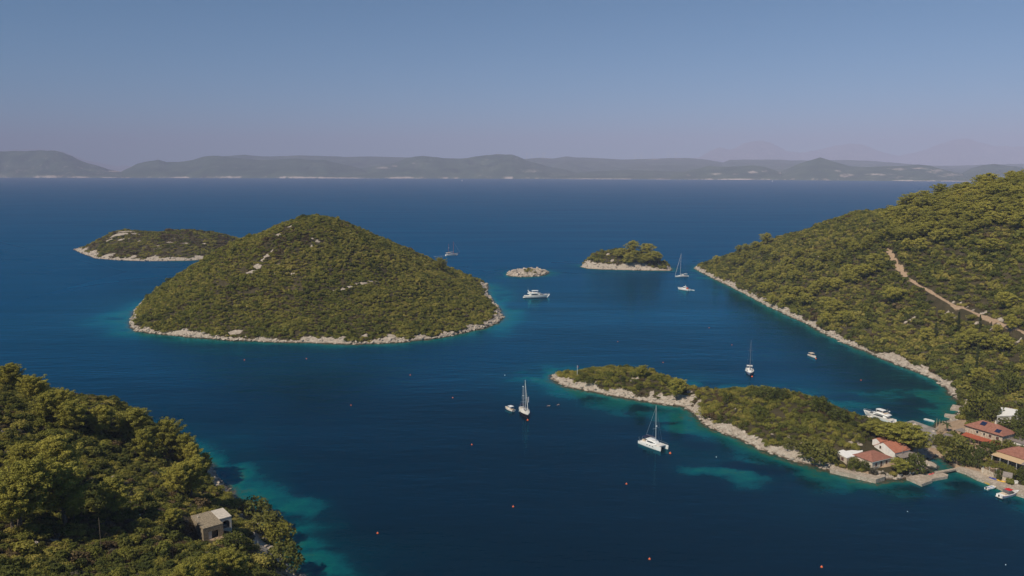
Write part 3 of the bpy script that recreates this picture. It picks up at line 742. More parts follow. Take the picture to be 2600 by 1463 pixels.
# ------------------------------------------------------------------ trees
def tube(pts, rad, sides=6):
    pts = [np.array(p, float) for p in pts]; V = []; Fq = []
    for i, p in enumerate(pts):
        t = pts[min(i + 1, len(pts) - 1)] - pts[max(i - 1, 0)]; t /= np.linalg.norm(t)
        u = np.cross(t, [0.3, 1, 0.2]); u /= np.linalg.norm(u); w = np.cross(t, u)
        for k in range(sides):
            a = 6.28318 * k / sides; V.append(p + rad[i] * (math.cos(a) * u + math.sin(a) * w))
    for i in range(len(pts) - 1):
        for k in range(sides):
            a = i * sides + k; b = i * sides + (k + 1) % sides
            Fq.append((a, b, b + sides, a + sides))
    n = len(V); return V, Fq
def join(parts):
    V, Fq = [], []
    for v, f in parts:
        o = len(V); V += list(v); Fq += [tuple(i + o for i in q) for q in f]
    return V, Fq
def pine_meshes(seed, H=9.0, Rm=4.2, flat=0.0, nb=30, size=0.30, ncard=40, plume=False):
    """trunk with limbs, and a crown of plume-like pads at the limb ends"""
    rng = np.random.default_rng(seed)
    lean = rng.normal(0, 0.05, 2) + np.array([0.06, 0.03])
    def axis(h): return np.array([lean[0] * h * (h / H), lean[1] * h * (h / H), h])
    wood = [tube([axis(h) for h in np.linspace(-0.8, H * 0.9, 7)], np.linspace(0.26, 0.05, 7))]
    cl = []
    lo = 0.22 + 0.22 * flat
    for i in range(nb):
        f = (i + 0.5) / nb; h = H * (lo + (0.97 - lo) * f)
        a = i * 2.39996 + rng.uniform(-.4, .4)
        prof = math.sin(math.pi * (0.16 + 0.80 * f) ** (0.85 + .5 * flat)) ** 0.75
        Lb = Rm * prof * rng.uniform(0.7, 1.12)
        s = axis(h * 0.9); e = axis(h) + np.array([math.cos(a) * Lb, math.sin(a) * Lb, Lb * (rng.uniform(0.30, 0.75) if plume else rng.uniform(0.02, 0.28) * (1 - .6 * flat))])
        mid = (s + e) / 2 + np.array([0, 0, -0.05 * Lb])
        wood.append(tube([s, mid, e], [0.08, 0.05, 0.02], 4))
        if plume:                                # a sweeping limb: a row of small tufts rising to its tip
            for k in range(6):
                t = 1.05 - 0.13 * k; c = s + (e - s) * t + rng.normal(0, 0.12, 3); r = (0.34 + 0.07 * k) * rng.uniform(.85, 1.15)
                cl.append((c[0], c[1], c[2] + 0.1, r * 1.1, r * 1.1, r * 0.75, int(ncard * r)))
            continue
        npad = 2 + int(Lb > 1.8) + int(Lb > 3.0)
        for k in range(npad):
            t = 1.0 - k * 0.30 + rng.uniform(-.08, .08)
            c = s + (e - s) * t + rng.normal(0, 0.22, 3)
            r = rng.uniform(0.62, 1.02) * (1.0 if k else 1.08)
            cl.append((c[0], c[1], c[2] + 0.15, r, r, r * (0.52 - .12 * flat), int(ncard * r)))
    top = axis(H * 0.97)
    cl += [(top[0] + rng.normal(0, .35), top[1] + rng.normal(0, .35), top[2] - 0.25 * k, 0.8, 0.8, 0.55, ncard) for k in range(3)]
    V, Fq = cards(rng, cl, size, 0.42, 0.35, 0.5, np.array([0, 0, 0.5]))
    cr = np_mesh("crown", V, Fq, [M_PINE], smooth=False, link=False)
    wv, wf = join(wood)
    tr = mesh_obj("trunk", wv, wf, M_BARK, link=False)
    return tr.data, cr.data
def dome_meshes(seed, mat, H=5.0, Rm=3.0, size=0.24, ncl=34, ncard=44, base=0.12):
    rng = np.random.default_rng(seed); cl = []; wood = [tube([(0, 0, -0.6), (0.1, 0, H * .25), (0.1, 0.1, H * .6)], [0.2, 0.15, 0.06])]
    for i in range(ncl):
        f = (i + .5) / ncl; a = i * 2.39996 + rng.uniform(-.3, .3)
        zz = base + (0.9 - base) * f
        r = Rm * math.sqrt(max(0.02, 1 - ((zz - 0.42) / 0.55) ** 2)) * rng.uniform(0.45, 0.92)
        k = rng.uniform(0.6, 1.0) * Rm / 3.0
        c = (r * math.cos(a), r * math.sin(a), zz * H)
        cl.append((*c, k, k, k * .72, int(ncard)))
        if i % 4 == 0: wood.append(tube([(0.1, 0, H * .22), c], [0.07, 0.02], 4))
    V, Fq = cards(rng, cl, size, 0.6, 0.3, 0.5)
    cr = np_mesh("crown", V, Fq, [mat], smooth=False, link=False)
    wv, wf = join(wood); tr = mesh_obj("trunk", wv, wf, M_BARK, link=False)
    return tr.data, cr.data
def cypress_meshes(seed, H=9.0, Rm=0.75):
    rng = np.random.default_rng(seed); cl = []
    for i in range(46):
        f = (i + .5) / 46; a = i * 2.4; r = Rm * math.sin(math.pi * min(1, 0.12 + 0.88 * f)) ** 0.6 * 0.62
        cl.append((r * math.cos(a), r * math.sin(a), H * (0.06 + 0.92 * f), 0.34, 0.34, 0.55, 26))
    V, Fq = cards(rng, cl, 0.2, 0.5, 0.5, 0.5, np.array([0, 0, 1.2]))
    cr = np_mesh("crown", V, Fq, [M_CYP], smooth=False, link=False)
    wv, wf = tube([(0, 0, -.5), (0, 0, H * .5)], [0.14, 0.06]); tr = mesh_obj("trunk", wv, wf, M_BARK, link=False)
    return tr.data, cr.data
PINE_TALL = [pine_meshes(101, 9, 3.0, 0.0, 46, 0.15, 95, True), pine_meshes(102, 9, 3.3, 0.1, 46, 0.15, 95, True), pine_meshes(103, 9, 2.6, 0.0, 42, 0.15, 95, True), pine_meshes(104, 9, 3.2, 0.15, 44, 0.15, 95, True), pine_meshes(105, 9, 2.9, 0.05, 42, 0.15, 95, True)]
PINE_FLAT = [pine_meshes(201, 9, 4.6, 0.6, 34, 0.27, 62), pine_meshes(202, 9, 5.0, 0.8, 34, 0.27, 62), pine_meshes(203, 9, 4.3, 0.4, 36, 0.27, 60), pine_meshes(204, 9, 5.2, 0.7, 32, 0.27, 64), pine_meshes(205, 9, 3.8, 0.3, 34, 0.27, 60)]
DOME = [dome_meshes(301, M_BROAD), dome_meshes(302, M_BROAD, 5, 2.8), dome_meshes(303, M_BRIGHT), dome_meshes(304, M_GREY, 5, 2.8)]
CYP = [cypress_meshes(401), cypress_meshes(402, 9, 0.6)]
TR = random.Random(7)
def tree(name, meshes, x, y, h, label, group=None, wide=1.0, z=None, H0=9.0, rot=None):
    e = bpy.data.objects.new(name, None); COL.objects.link(e)
    z = ground(x, y) if z is None else z
    e.location = (x, y, z - 0.1); e.rotation_euler = (TR.uniform(-.05, .05), TR.uniform(-.05, .05), TR.uniform(0, 6.28) if rot is None else rot)
    s = h / H0; e.scale = (s * wide, s * wide, s)
    for nm, me in zip(("trunk", "crown"), meshes):
        c = bpy.data.objects.new(nm, me); COL.objects.link(c); c.parent = e
    tag(e, label, name.replace("_", " ").split()[-1] if name != "pine_tree" else "pine tree", group)
    return e
def pine_at(px, pbase, hpx, label, group=None, lands=None, kinds=PINE_FLAT, wide=1.0, hmax=11.0, name="pine_tree", H0=9.0):
    q = hit(px, pbase, lands)
    h = min(hmax * 1.2, 1.3 * hpx * math.dist(q, (0, 0, CAMH)) / F / 0.97)
    return tree(name, TR.choice(kinds), q[0], q[1], h, label, group, wide, q[2], H0)
L_ = [LANDS['left']]; M_ = [LANDS['main']]; P_ = [LANDS['pen']]; I_ = [LANDS['islet']]
# pines of the near left slope: picture column of the crown, top row, distance, label
NEAR = [(24, 916, 276, 1.0, "tall pine at the top end of the near slope, cut by the photo's edge"),
        (84, 946, 272, 1.0, "ragged crowned pine, second along the near slope's skyline from the top"),
        (112, 990, 263, 1.15, "rounded low pine just below the ragged skyline pine"),
        (155, 985, 270, 0.9, "small topped pine standing on the skyline, third from the top"),
        (182, 1010, 263, 1.15, "broad bright pine fanning out below the third skyline pine"),
        (250, 1022, 268, 0.95, "upright pine on the skyline left of the wide dome shaped one"),
        (322, 1031, 266, 1.2, "wide dome shaped pine in the middle of the near skyline"),
        (360, 1085, 262, 1.0, "pine tucked between the dome shaped pine and the tallest shore pine"),
        (424, 1062, 264, 1.2, "tall pine with a flat top leaning toward the water"),
        (462, 1092, 262, 1.0, "pine behind the flat topped one, feathery right edge over the sea"),
        (486, 1118, 261, 0.75, "slim pine at the right end of the near skyline"),
        (440, 1170, 243, 1.0, "bushy pine low on the slope in front of the slim pine"),
        (475, 1155, 248, 1.1, "full pine closest to the turquoise water above the hut"),
        (517, 1143, 272, 0.55, "thin sparse pine overhanging the dark shallows"),
        (60, 1115, 228, 1.1, "pine in the left clump, farther one of its back pair"),
        (140, 1104, 226, 1.2, "pine in the left clump with the highest crown"),
        (35, 1170, 206, 1.2, "huge dark pine at the photo's left edge"),
        (150, 1168, 208, 1.25, "huge pine casting the black shadow on the slope"),
        (20, 1225, 190, 1.0, "lowest pine of the left clump, half outside the photo"),
        (180, 1235, 196, 0.8, "short pine at the foot of the huge shadow casting pine"),
        (284, 1212, 209, 0.95, "lone pine beside the black shadow in the middle of the slope"),
        (420, 1275, 204, 1.0, "pine standing just left of the concrete hut"),
        (520, 1400, 180, 1.0, "low pine in front of the hut, leftmost of the bottom row"),
        (575, 1385, 182, 1.1, "bright low pine in front of the hut, middle of the bottom row"),
        (592, 1405, 181, 0.9, "low pine next to the stony path, end of the bottom row"),
        (460, 1430, 172, 0.9, "small pine at the bottom edge left of the bottom row")]
for i_, (px, pt, Y, wd, lab) in enumerate(NEAR):
    h = {16: 15.0, 17: 15.5, 15: 13.0, 12: 12.5, 8: 12.5, 6: 11.5, 21: 6.5, 22: 7.0, 23: 7.0, 24: 6.5, 25: 7.5, 26: 7.0, 19: 9, 13: 8.5}.get(i_, 10.5) * TR.uniform(.94, 1.06)
    best = None
    for Y in np.arange(150, 300, 2.0):           # stand the tree where its top reaches the right height
        q = at(px, pt, Y); z_ = ground(q[0], q[1])
        if z_ < 0.6: continue
        e_ = q[2] - z_ - h * 0.98
        if best is None or abs(e_) < abs(best[0]): best = (e_, q[0], q[1], z_)
        if e_ < 0: break
    tree("pine_tree", PINE_TALL[i_ % 5], best[1], best[2], h, lab, "pines on the near slope", 1.18 * wd * (0.9 if h > 12 else 1.08), best[3])
for (px, pb, hpx, wd, km, lab) in [(672, 1345, 58, 1.25, 0, "round dark shrub between the hut and the shallows"), (640, 1310, 40, 1.2, 0, "dense shrub just behind the hut on its right"),
        (700, 1375, 50, 1.1, 2, "olive green shrub above the stony path"), (716, 1432, 62, 1.15, 0, "big round shrub at the water's edge in the bottom left"), (555, 1330, 26, 1.2, 0, "dark shrub hidden behind the white end of the hut"),
        (588, 1385, 30, 1.2, 0, "leafy shrub below the hut's blue door"), (250, 1075, 42, 1.3, 3, "grey domed shrub under the skyline pines"), (425, 1335, 30, 1.2, 0, "shrub at the hut's left wall")]:
    pine_at(px, pb, hpx, lab, "large shrubs on the near slope", L_, [DOME[km]], wd, 6.0, "shrub", 4.6)
# pines of the right hillside
def z6(x, y): return ((1740 + x / 4.529) * K, (580 + y / 4.529) * K)
def z4(x, y): return ((2250 + x / 3.814) * K, (420 + y / 3.814) * K)
def z5(x, y): return ((2250 + x / 4.674) * K, (750 + y / 4.674) * K)
A1 = [(360, 320, 110), (620, 200, 110), (700, 190, 110), (800, 150, 120), (560, 280, 120), (690, 265, 120), (950, 200, 120), (620, 340, 120), (1030, 300, 100), (740, 380, 110), (650, 480, 80), (850, 430, 110), (820, 540, 90), (570, 330, 110), (880, 220, 110)]
A2 = [(1290, 275, 100), (1160, 370, 100), (1330, 370, 110), (1450, 400, 100), (1090, 480, 100), (960, 500, 120), (1200, 430, 130), (1250, 510, 120), (1600, 290, 130), (1700, 290, 110), (1750, 370, 90), (1520, 440, 90)]
A3 = [(890, 620, 150), (980, 640, 120), (1160, 680, 140), (1290, 680, 150), (1360, 770, 140), (1500, 640, 130), (1620, 600, 130), (1730, 620, 120), (1480, 710, 100), (1000, 810, 110), (1110, 860, 90), (1190, 790, 120), (1430, 800, 110)]
A4 = [(1640, 810, 160), (1710, 850, 160), (1640, 940, 110), (1800, 990, 140), (1620, 1050, 100), (1850, 1070, 80)]
A5 = [(1870, 120, 150), (1940, 170, 140), (2100, 130, 110), (2060, 200, 90), (2150, 340, 120), (1890, 440, 140), (2000, 450, 160), (2080, 440, 150), (1870, 540, 110), (1950, 560, 110), (2200, 420, 120), (2390, 720, 150), (2250, 50, 120), (2420, 20, 130), (2330, 30, 110), (2460, 60, 110)]
ORD = "first second third fourth fifth sixth seventh eighth ninth tenth eleventh twelfth thirteenth fourteenth fifteenth sixteenth seventeenth eighteenth nineteenth twentieth".split()
def ordinal(i, n, what):
    if i == 0: return "leftmost " + what
    if i == n - 1: return "rightmost " + what
    if i < n / 2: return ORD[i] + " from the left of the " + what + "s" if i < 20 else what
    return ORD[n - 1 - i] + " from the right of the " + what + "s"
for lst, zf, lab, grp in [(A1, z6, "pine, by top, in the bright grove near the hillside's point", "pines near the point of the hillside"),
                      (A2, z6, "pine, by top, in the loose band behind the point's grove", "pines halfway up the hillside"),
                      (A3, z6, "pine, by top, spreading low above the rocky hillside shore", "pines low above the rocky shore"),
                      (A4, z6, "pine, by top, in the short column right of the low pines", "pines in the short column"),
                      (A5, z6, "pine, by top, scattered in scrub left of the dirt path", "pines left of the dirt path")]:
    for i_, (x, y, w) in enumerate(sorted(lst)):
        px, py = zf(x, y)
        head, tail = lab.split(", by top, ")
        pine_at(px, py + w * 0.20, 26, ordinal(i_, len(lst), head) + " " + tail, grp, M_, PINE_FLAT, w / 128, 8.5)
p_ = z6(910, 90); pine_at(p_[0], p_[1] + 24, 28, "single dark pine breaking the hillside skyline near the point", None, M_, PINE_FLAT, 0.9)
for (x, y, w, lab) in [(345, 760, 120, "round bright pine beside the upper end of the dirt path"), (210, 780, 100, "smaller pine left of the round one by the upper path"),
                  (990, 740, 170, "broad pine alone in the scrub below the ridge forest"), (1170, 1290, 150, "yellow green pine above the stony bank of the path"), (60, 1230, 150, "pine with a shaded side just below the path's bend")]:
    px, py = z4(x, y); pine_at(px, py + w * 0.2, 30, lab, None, M_, PINE_FLAT, w / 135, 9.0)
rng = np.random.default_rng(5)
def inpoly(p, poly):
    c = False
    for (x1, y1), (x2, y2) in zip(poly, poly[1:] + poly[:1]):
        if (y1 > p[1]) != (y2 > p[1]) and p[0] < (x2 - x1) * (p[1] - y1) / (y2 - y1) + x1: c = not c
    return c
poly = [z4(*q) for q in [(-20, 470), (60, 400), (200, 360), (300, 350), (450, 300), (720, 215), (930, 150), (1220, 85), (1400, 75), (1400, 640), (1250, 590), (1000, 560), (900, 640), (760, 720), (560, 760), (400, 680), (200, 720), (0, 640)]]
got = []
for k in range(6000):
    p = (rng.uniform(2220, 2640), rng.uniform(430, 640))
    if not inpoly(p, poly): continue
    dmin = 13 + 9 * (p[1] - 430) / 200
    if all(math.hypot((p[0] - a) , (p[1] - b) * 1.5) > dmin * 1.15 for a, b in got): got.append(p)
got.sort(key=lambda p: p[1])
def edge_gap(p, up):
    return all(not (abs(q[0] - p[0]) < 13 and (q[1] < p[1] if up else q[1] > p[1])) for q in got)
sky_ = sorted([p for p in got if edge_gap(p, True)]); low_ = sorted([p for p in got if edge_gap(p, False) and p not in sky_])
for p in got:
    if p in sky_: lab_ = ordinal(sky_.index(p), len(sky_), "skyline pine") + " on the hilltop forest at the right edge"
    elif p in low_: lab_ = ordinal(low_.index(p), len(low_), "front pine") + " along the lower rim of the hilltop forest"
    else: lab_ = "pine inside the closed hilltop forest, between its skyline and its lower rim"
    pine_at(p[0], p[1] + 14, 36, lab_, "pines of the hilltop forest", M_, PINE_FLAT, TR.uniform(0.85, 1.25), TR.uniform(7.0, 10.5))
for (x, y, w, h, lab) in [(490, 450, 150, 120, "small bright pine on the lower slope beside a thin cypress"), (1010, 450, 230, 190, "largest spreading pine on the lower slope"), (1170, 530, 200, 140, "flat pine touching the largest spreading pine"),
        (1390, 560, 190, 150, "domed pine near the right edge of the lower slope"), (890, 540, 180, 160, "dark layered pine left of the largest spreading pine"), (760, 260, 160, 100, "low pine under the stony bank of the path"),
        (1010, 250, 120, 45, "squat pine at the rim of the stony path bank"), (1320, 385, 120, 70, "pine below the path near the photo's right edge"), (1480, 310, 140, 170, "upright pine crossing the dirt path"), (1100, 940, 190, 150, "dark pine behind the cove's shore trees")]:
    px, py = z5(x, y); pine_at(px, py + (h / 4.674) * K, h / 4.674 * K, lab, None, M_, PINE_FLAT, w / max(h, 1) * 0.72, 9.5)
for (x, y, h, lab) in [(1115, 290, 110, "short dark cypress standing against the stony bank"), (1245, 340, 60, "smallest cypress, right of the one at the stony bank"), (575, 400, 150, "thin cypress beside the small bright pine"), (850, 280, 170, "slender cypress under the stony bank"), (1058, 650, 370, "very tall narrow cypress above the cove"), (1330, 400, 80, "low cypress by the path near the photo's right edge")]:
    px, py = z5(x, y + h); pine_at(px, py, h / 4.674 * K, lab, None, M_, CYP, 0.9 if h < 300 else 0.55, 16, "cypress_tree")
# islet, spit and big island
for (px, pb, h, wd, lab) in [(1590, 640, 26, 1.1, "tallest pine on the wooded islet"), (1600, 665, 30, 1.0, "pine below the tallest one on the wooded islet"), (1625, 648, 26, 1.2, "broad pine right of the islet's summit"), (1640, 668, 34, 1.2, "pine above the pale right rim of the islet"), (1656, 662, 20, 0.9, "leaning pine at the islet's right end"), (1560, 655, 22, 1.0, "small pine in the islet's middle"), (1580, 672, 26, 0.9, "dark pine on the islet's front edge"), (1613, 672, 22, 0.9, "pine between the islet's front edge and broad pine")]:
    pine_at(px, pb, h, lab, "pines on the wooded islet", I_, PINE_FLAT, wd, 13)
pine_at(1112, 684, 26, "lone bright pine on the right flank of the big cone island", None, [LANDS['big']], [PINE_TALL[1]], 1.25, 14)
for (px, pb, h, wd, lab) in [(1613, 952, 24, 1.4, "lone round pine on top of the spit"), (1702, 1008, 42, 1.15, "dense pine on the spit's narrow neck"), (1755, 1005, 18, 1.0, "small pine right of the spit's narrow neck")]:
    pine_at(px, pb, h, lab, None, P_, [PINE_TALL[1]] if px < 1740 else PINE_TALL, wd, 10)
for (px, pb, h, wd, lab, km) in [(1485, 965, 14, 1.2, "rounded shrub near the flagpole", 0), (1470, 955, 13, 1.0, "shrub right beside the flagpole", 0), (1830, 1013, 18, 1.0, "pointed shrub on the spit's skyline", 2), (1925, 1005, 22, 1.3, "dark shrub on the top of the spit's hill", 0), (1960, 1006, 20, 1.4, "wide shrub at the spit's highest point", 0), (2062, 1035, 26, 1.0, "tall pointed shrub on the spit's far skyline", 2), (2110, 1060, 22, 1.3, "rounded shrub on the spit's sloping skyline", 0),
        (2040, 1148, 30, 1.3, "dark shrub left of the white roofed annex", 0), (2065, 1165, 34, 1.3, "largest dark shrub beside the white roofed annex", 0), (1990, 1130, 18, 1.3, "shrub above the pale scree on the spit", 0)]:
    pine_at(px, pb, h, lab, "larger shrubs on the spit", P_, [DOME[km]], wd, 6.0, "shrub", 4.6)


# ------------------------------------------------------------------ the far coast
def far_mat():
    m, nt, p = new_mat("far_hills")
    pos = worldpos(nt)
    n1 = noise(nt, 0.0035, 6, 0.62, pos, 0.3); n2 = noise(nt, 0.016, 5, 0.65, pos); n3 = noise(nt, 0.0012, 3, 0.5, pos)
    g_ = ramp(nt, n1, [(0.3, (0.026, 0.048, 0.030)), (0.55, (0.055, 0.085, 0.050)), (0.75, (0.115, 0.135, 0.085))])
    f = math_(nt, 'ADD', attr(nt, "rock"), math_(nt, 'MULTIPLY', math_(nt, 'SUBTRACT', n2, 0.5), 1.5))
    f = math_(nt, 'ADD', f, math_(nt, 'MULTIPLY', math_(nt, 'SUBTRACT', n3, 0.5), 0.35))
    f = ramp(nt, f, [(0.42, (0, 0, 0)), (0.66, (1, 1, 1))])
    r = ramp(nt, n1, [(0.3, (0.30, 0.24, 0.20)), (0.7, (0.50, 0.43, 0.38))])
    c = mixc(nt, f, g_, r)
    nt.links.new(c, p.inputs["Base Color"]); p.inputs["Roughness"].default_value = 1.0; p.inputs["Specular IOR Level"].default_value = 0.0
    return m
M_FAR = far_mat()
def coastY(px):
    return float(np.interp(px, [-400, 0, 900, 1288, 1900, 2300, 3000], [12600, 11840, 10700, 10220, 9100, 8030, 6800]))
def far_hill(name, sil, y0, yc, y1, label, rough=1.0, rock=0.12, patches=(), seed=1, step=3.0, cat="hills"):
    """sil: skyline in the photo; y0/yc/y1: distance of foot, crest and far foot"""
    px = np.arange(sil[0][0], sil[-1][0] + step, step)
    py = np.interp(px, [s[0] for s in sil], [s[1] for s in sil])
    py = py + (fbm(px / 34, px * 0 + seed, 4, seed) - 0.5) * 3.0 * rough
    s = np.concatenate([np.concatenate([[0, .008, .016, .024], np.linspace(0.04, 1, 25)]), np.linspace(1.06, 1.9, 9)])
    A, S_ = np.meshgrid((px - 1288) / F, s)
    Yc = np.array([(yc(v) if callable(yc) else yc) for v in px]); Y0 = np.array([(y0(v) if callable(y0) else y0) for v in px])
    b = (724.5 - py) / F
    Hc = CAMH + Yc * (-SP + b * CP) / (CP + b * SP)
    Hc = np.maximum(Hc, 2.0)
    Y = np.where(S_ <= 1, Y0 + (Yc - Y0) * S_, Yc + (S_ - 1) * (y1 - 0))
    X = A * Y / CP
    prof = np.where(S_ <= 1, 0.10 * np.clip(S_ * 14, 0, 1) + 0.90 * np.clip(S_, 0, 1) ** 0.85, np.clip(1 - (S_ - 1) * 1.1, 0, 1))
    gul = (fbm(X / 420 + seed, Y / 900, 5, seed + 3) - 0.5)
    rid = np.abs(fbm(X / 700 + 3 * seed, Y / 1500, 3, seed + 8) - 0.5)
    w = np.clip(S_, 0, 1) * np.clip(1.02 - S_, 0, 1) * 4
    Z = Hc * prof + w * (gul * 0.75 - rid * 0.8 + 0.06) * Hc * rough
    Z = np.where(S_ <= 1, np.minimum(Z, np.maximum(Hc * (0.25 + 0.75 * S_) , 3)), Z)
    Z = np.where(S_ < 0.001, -4.0, Z); Z = np.where(S_ > 1.85, -6.0, Z)
    rk = np.full(X.shape, rock)
    PXX = 1288 + A * F + X * 0
    PYY = 724.5 - F * ((Z - CAMH) * CP + Y * SP) / (Y * CP - (Z - CAMH) * SP)
    for (cx, cy, rx, ry, v) in patches:
        k = np.clip(1.3 - np.sqrt(((PXX - cx) / rx) ** 2 + ((PYY - cy) / ry) ** 2), 0, 1)
        rk = np.maximum(rk, k * v * 0.82)
    if name != "mountains": rk = np.where((S_ < 0.026), np.clip(0.15 + 1.2 * (fbm(X / 260, Y * 0, 4, seed + 30) - 0.25), 0, 1), rk)
    o = np_mesh(name, np.stack([X.ravel(), Y.ravel(), Z.ravel()], 1), grid_faces(len(px), len(s)), [M_FAR], dict(rock=rk.ravel()))
    tag(o, label, cat, kind="structure")
    return o
def zl(x, y, ox, oy): return ((ox + x / 2.862) * K, (oy + y / 2.862) * K)
def Z1(l): return [zl(x, y, 0, 340) for x, y in l]
def Z2(l): return [zl(x, y, 880, 340) for x, y in l]
def Z3(l): return [zl(x, y, 1700, 330) for x, y in l]
far_hill("hills", [(-260, 396)] + [(-120, 386)] + Z1([(0, 128), (100, 126), (250, 124), (380, 119), (480, 123), (540, 136), (600, 160), (650, 188), (720, 215), (800, 240), (850, 256), (900, 264), (1000, 290), (1110, 322)]),
         coastY, lambda p: coastY(p) + 1300, 2200, "brown headland at the left end of the far coast", 1.0, 0.30, [(310, 431, 26, 2.6, .95), (345, 437, 22, 2.4, .95), (60, 415, 60, 12, .45), (150, 395, 60, 10, .42), (190, 425, 60, 8, .4)], 2)
far_hill("hills", Z1([(880, 322), (940, 275), (1000, 246), (1060, 216), (1150, 196), (1210, 188), (1270, 205), (1340, 202), (1450, 190), (1530, 165), (1600, 156), (1680, 164), (1760, 174), (1850, 180), (1950, 190), (2050, 186), (2200, 176), (2300, 186), (2400, 190), (2500, 215), (2600, 240), (2720, 275), (2850, 322)]),
         lambda p: coastY(p) + 40, lambda p: coastY(p) + 1500, 2200, "green rounded hill left of the centre of the far coast", 0.8, 0.10, [(720, 445, 120, 5, .35), (560, 420, 16, 3, .5), (610, 422, 12, 2, .5), (430, 410, 30, 6, .4)], 4)
far_hill("hills", Z2([(-320, 322), (-200, 290), (-100, 272), (0, 262), (150, 245), (300, 232), (400, 200), (450, 176), (520, 161), (570, 156), (650, 166), (740, 178), (820, 183), (880, 176), (950, 161), (1020, 149), (1100, 144), (1200, 149), (1250, 165), (1300, 190), (1380, 215), (1450, 235), (1600, 262), (1700, 296), (1800, 324)]),
         lambda p: coastY(p) + 90, lambda p: coastY(p) + 1700, 2200, "rock capped hill in the centre of the far coast", 0.9, 0.12, [(970, 422, 26, 4, .8), (1000, 418, 14, 3, .8), (1045, 412, 16, 3, .6), (1258, 389, 40, 3.5, .6), (1225, 402, 10, 4, .6), (1300, 398, 10, 4, .55), (1330, 430, 70, 8, .5), (1400, 440, 50, 8, .5), (1200, 440, 60, 5, .35), (1065, 393, 20, 3, .5)], 6)
far_hill("hills", Z2([(1300, 324), (1450, 300), (1650, 285), (1800, 270), (2000, 262), (2200, 268), (2400, 276), (2560, 268), (2700, 262), (2900, 285), (3000, 322)]), lambda p: coastY(p) + 30, lambda p: coastY(p) + 1300, 2200, "low pale shore hills right of the centre of the far coast", 0.8, 0.22, [], 7)
far_hill("hills", Z3([(-60, 345), (0, 318), (100, 300), (200, 276), (250, 263), (400, 266), (560, 259), (640, 266), (700, 286), (760, 304), (830, 330), (900, 365)]), lambda p: coastY(p) + 20, lambda p: coastY(p) + 700, 1500, "low hill with pale cliffs on the right of the far coast", 0.7, 0.15,
         [(1790, 437, 22, 4, .75), (1840, 437, 16, 4, .7), (1880, 433, 18, 6, .8), (1910, 430, 14, 4, .75), (1950, 434, 8, 4, .8), (1720, 440, 14, 5, .5)], 9)
far_hill("hills", Z3([(620, 372), (700, 340), (760, 305), (850, 264), (950, 226), (1040, 198), (1100, 214), (1180, 240), (1250, 262), (1330, 271), (1450, 266), (1560, 263), (1650, 258), (1740, 252), (1830, 260), (1900, 280), (1980, 300), (2060, 320), (2150, 350), (2230, 378)]), lambda p: coastY(p), lambda p: coastY(p) + 1000, 1800,
         "pointed green hill with pale swaths on the right of the far coast", 0.8, 0.13, [(2110, 441, 30, 7, .7), (2190, 439, 60, 4, .72), (2090, 430, 14, 4, .6), (2060, 425, 20, 4, .5), (2240, 426, 34, 5, .7), (2290, 423, 30, 5, .62), (2330, 430, 34, 7, .65), (2370, 440, 50, 9, .62), (2250, 446, 60, 6, .5)], 11)
far_hill("hills", Z3([(1980, 372), (2060, 312), (2120, 277), (2200, 256), (2280, 246), (2400, 262), (2480, 270), (2600, 276), (2900, 290), (3200, 330)]), lambda p: coastY(p) + 400, lambda p: coastY(p) + 1700, 2200, "hazy hill half hidden by the wooded crest on the right", 0.8, 0.2, [], 13)
far_hill("hills", Z1([(1250, 250), (1400, 200), (1560, 165), (1700, 158), (1820, 150), (1900, 160), (2000, 165), (2200, 155), (2400, 162), (2576, 166)]) + Z2([(200, 166), (400, 170), (700, 176), (1000, 182), (1300, 181), (1400, 174), (1500, 177), (1590, 161), (1650, 171), (1800, 176), (2000, 186), (2100, 181), (2250, 179), (2330, 173), (2450, 173), (2576, 186), (2700, 205)]) + Z3([(400, 215), (700, 216), (1000, 222), (1300, 218), (1600, 240), (1900, 262), (2300, 250), (2700, 240), (3000, 260)]),
         lambda p: coastY(p) + 1800, 15500, 4000, "long pale plateau behind the far coast hills", 0.7, 0.25, [(1640, 401, 26, 1.6, .8), (1700, 400, 14, 1.2, .8), (1375, 400, 16, 1.2, .6), (680, 400, 60, 3, .45), (910, 405, 14, 2, .5)], 15)
far_hill("mountains", [(-260, 372), (-100, 378)] + Z1([(0, 122), (200, 116), (380, 110), (520, 122), (700, 190), (900, 230), (1200, 240)]), 31000, 36500, 2500, "faint ridge behind the brown headland", 0.7, 0.6, [], 17)
far_hill("mountains", Z3([(-100, 235), (60, 215), (180, 200), (260, 152), (320, 127), (390, 140), (440, 125), (500, 92), (560, 78), (640, 78), (700, 95), (760, 125), (800, 150), (900, 165), (1050, 140), (1150, 112), (1250, 96), (1330, 102), (1450, 150), (1600, 190), (1750, 152), (1880, 102), (1980, 70), (2080, 62), (2150, 85), (2250, 110), (2400, 120), (2576, 128), (2800, 140), (3100, 170)]),
         30000, 36000, 4000, "pale mountains fading into the haze on the right", 1.0, 0.5, [(1905, 376, 50, 22, .6), (2390, 372, 60, 20, .6)], 19)
def far_ground():
    V = [(-40000, 14600, 12), (40000, 14600, 12), (40000, 41900, 12), (-40000, 41900, 12)]
    o = mesh_obj("terrain", V, [(0, 1, 2, 3)], M_FAR); tag(o, "flat land behind the far hills", "terrain", kind="structure")
far_ground()

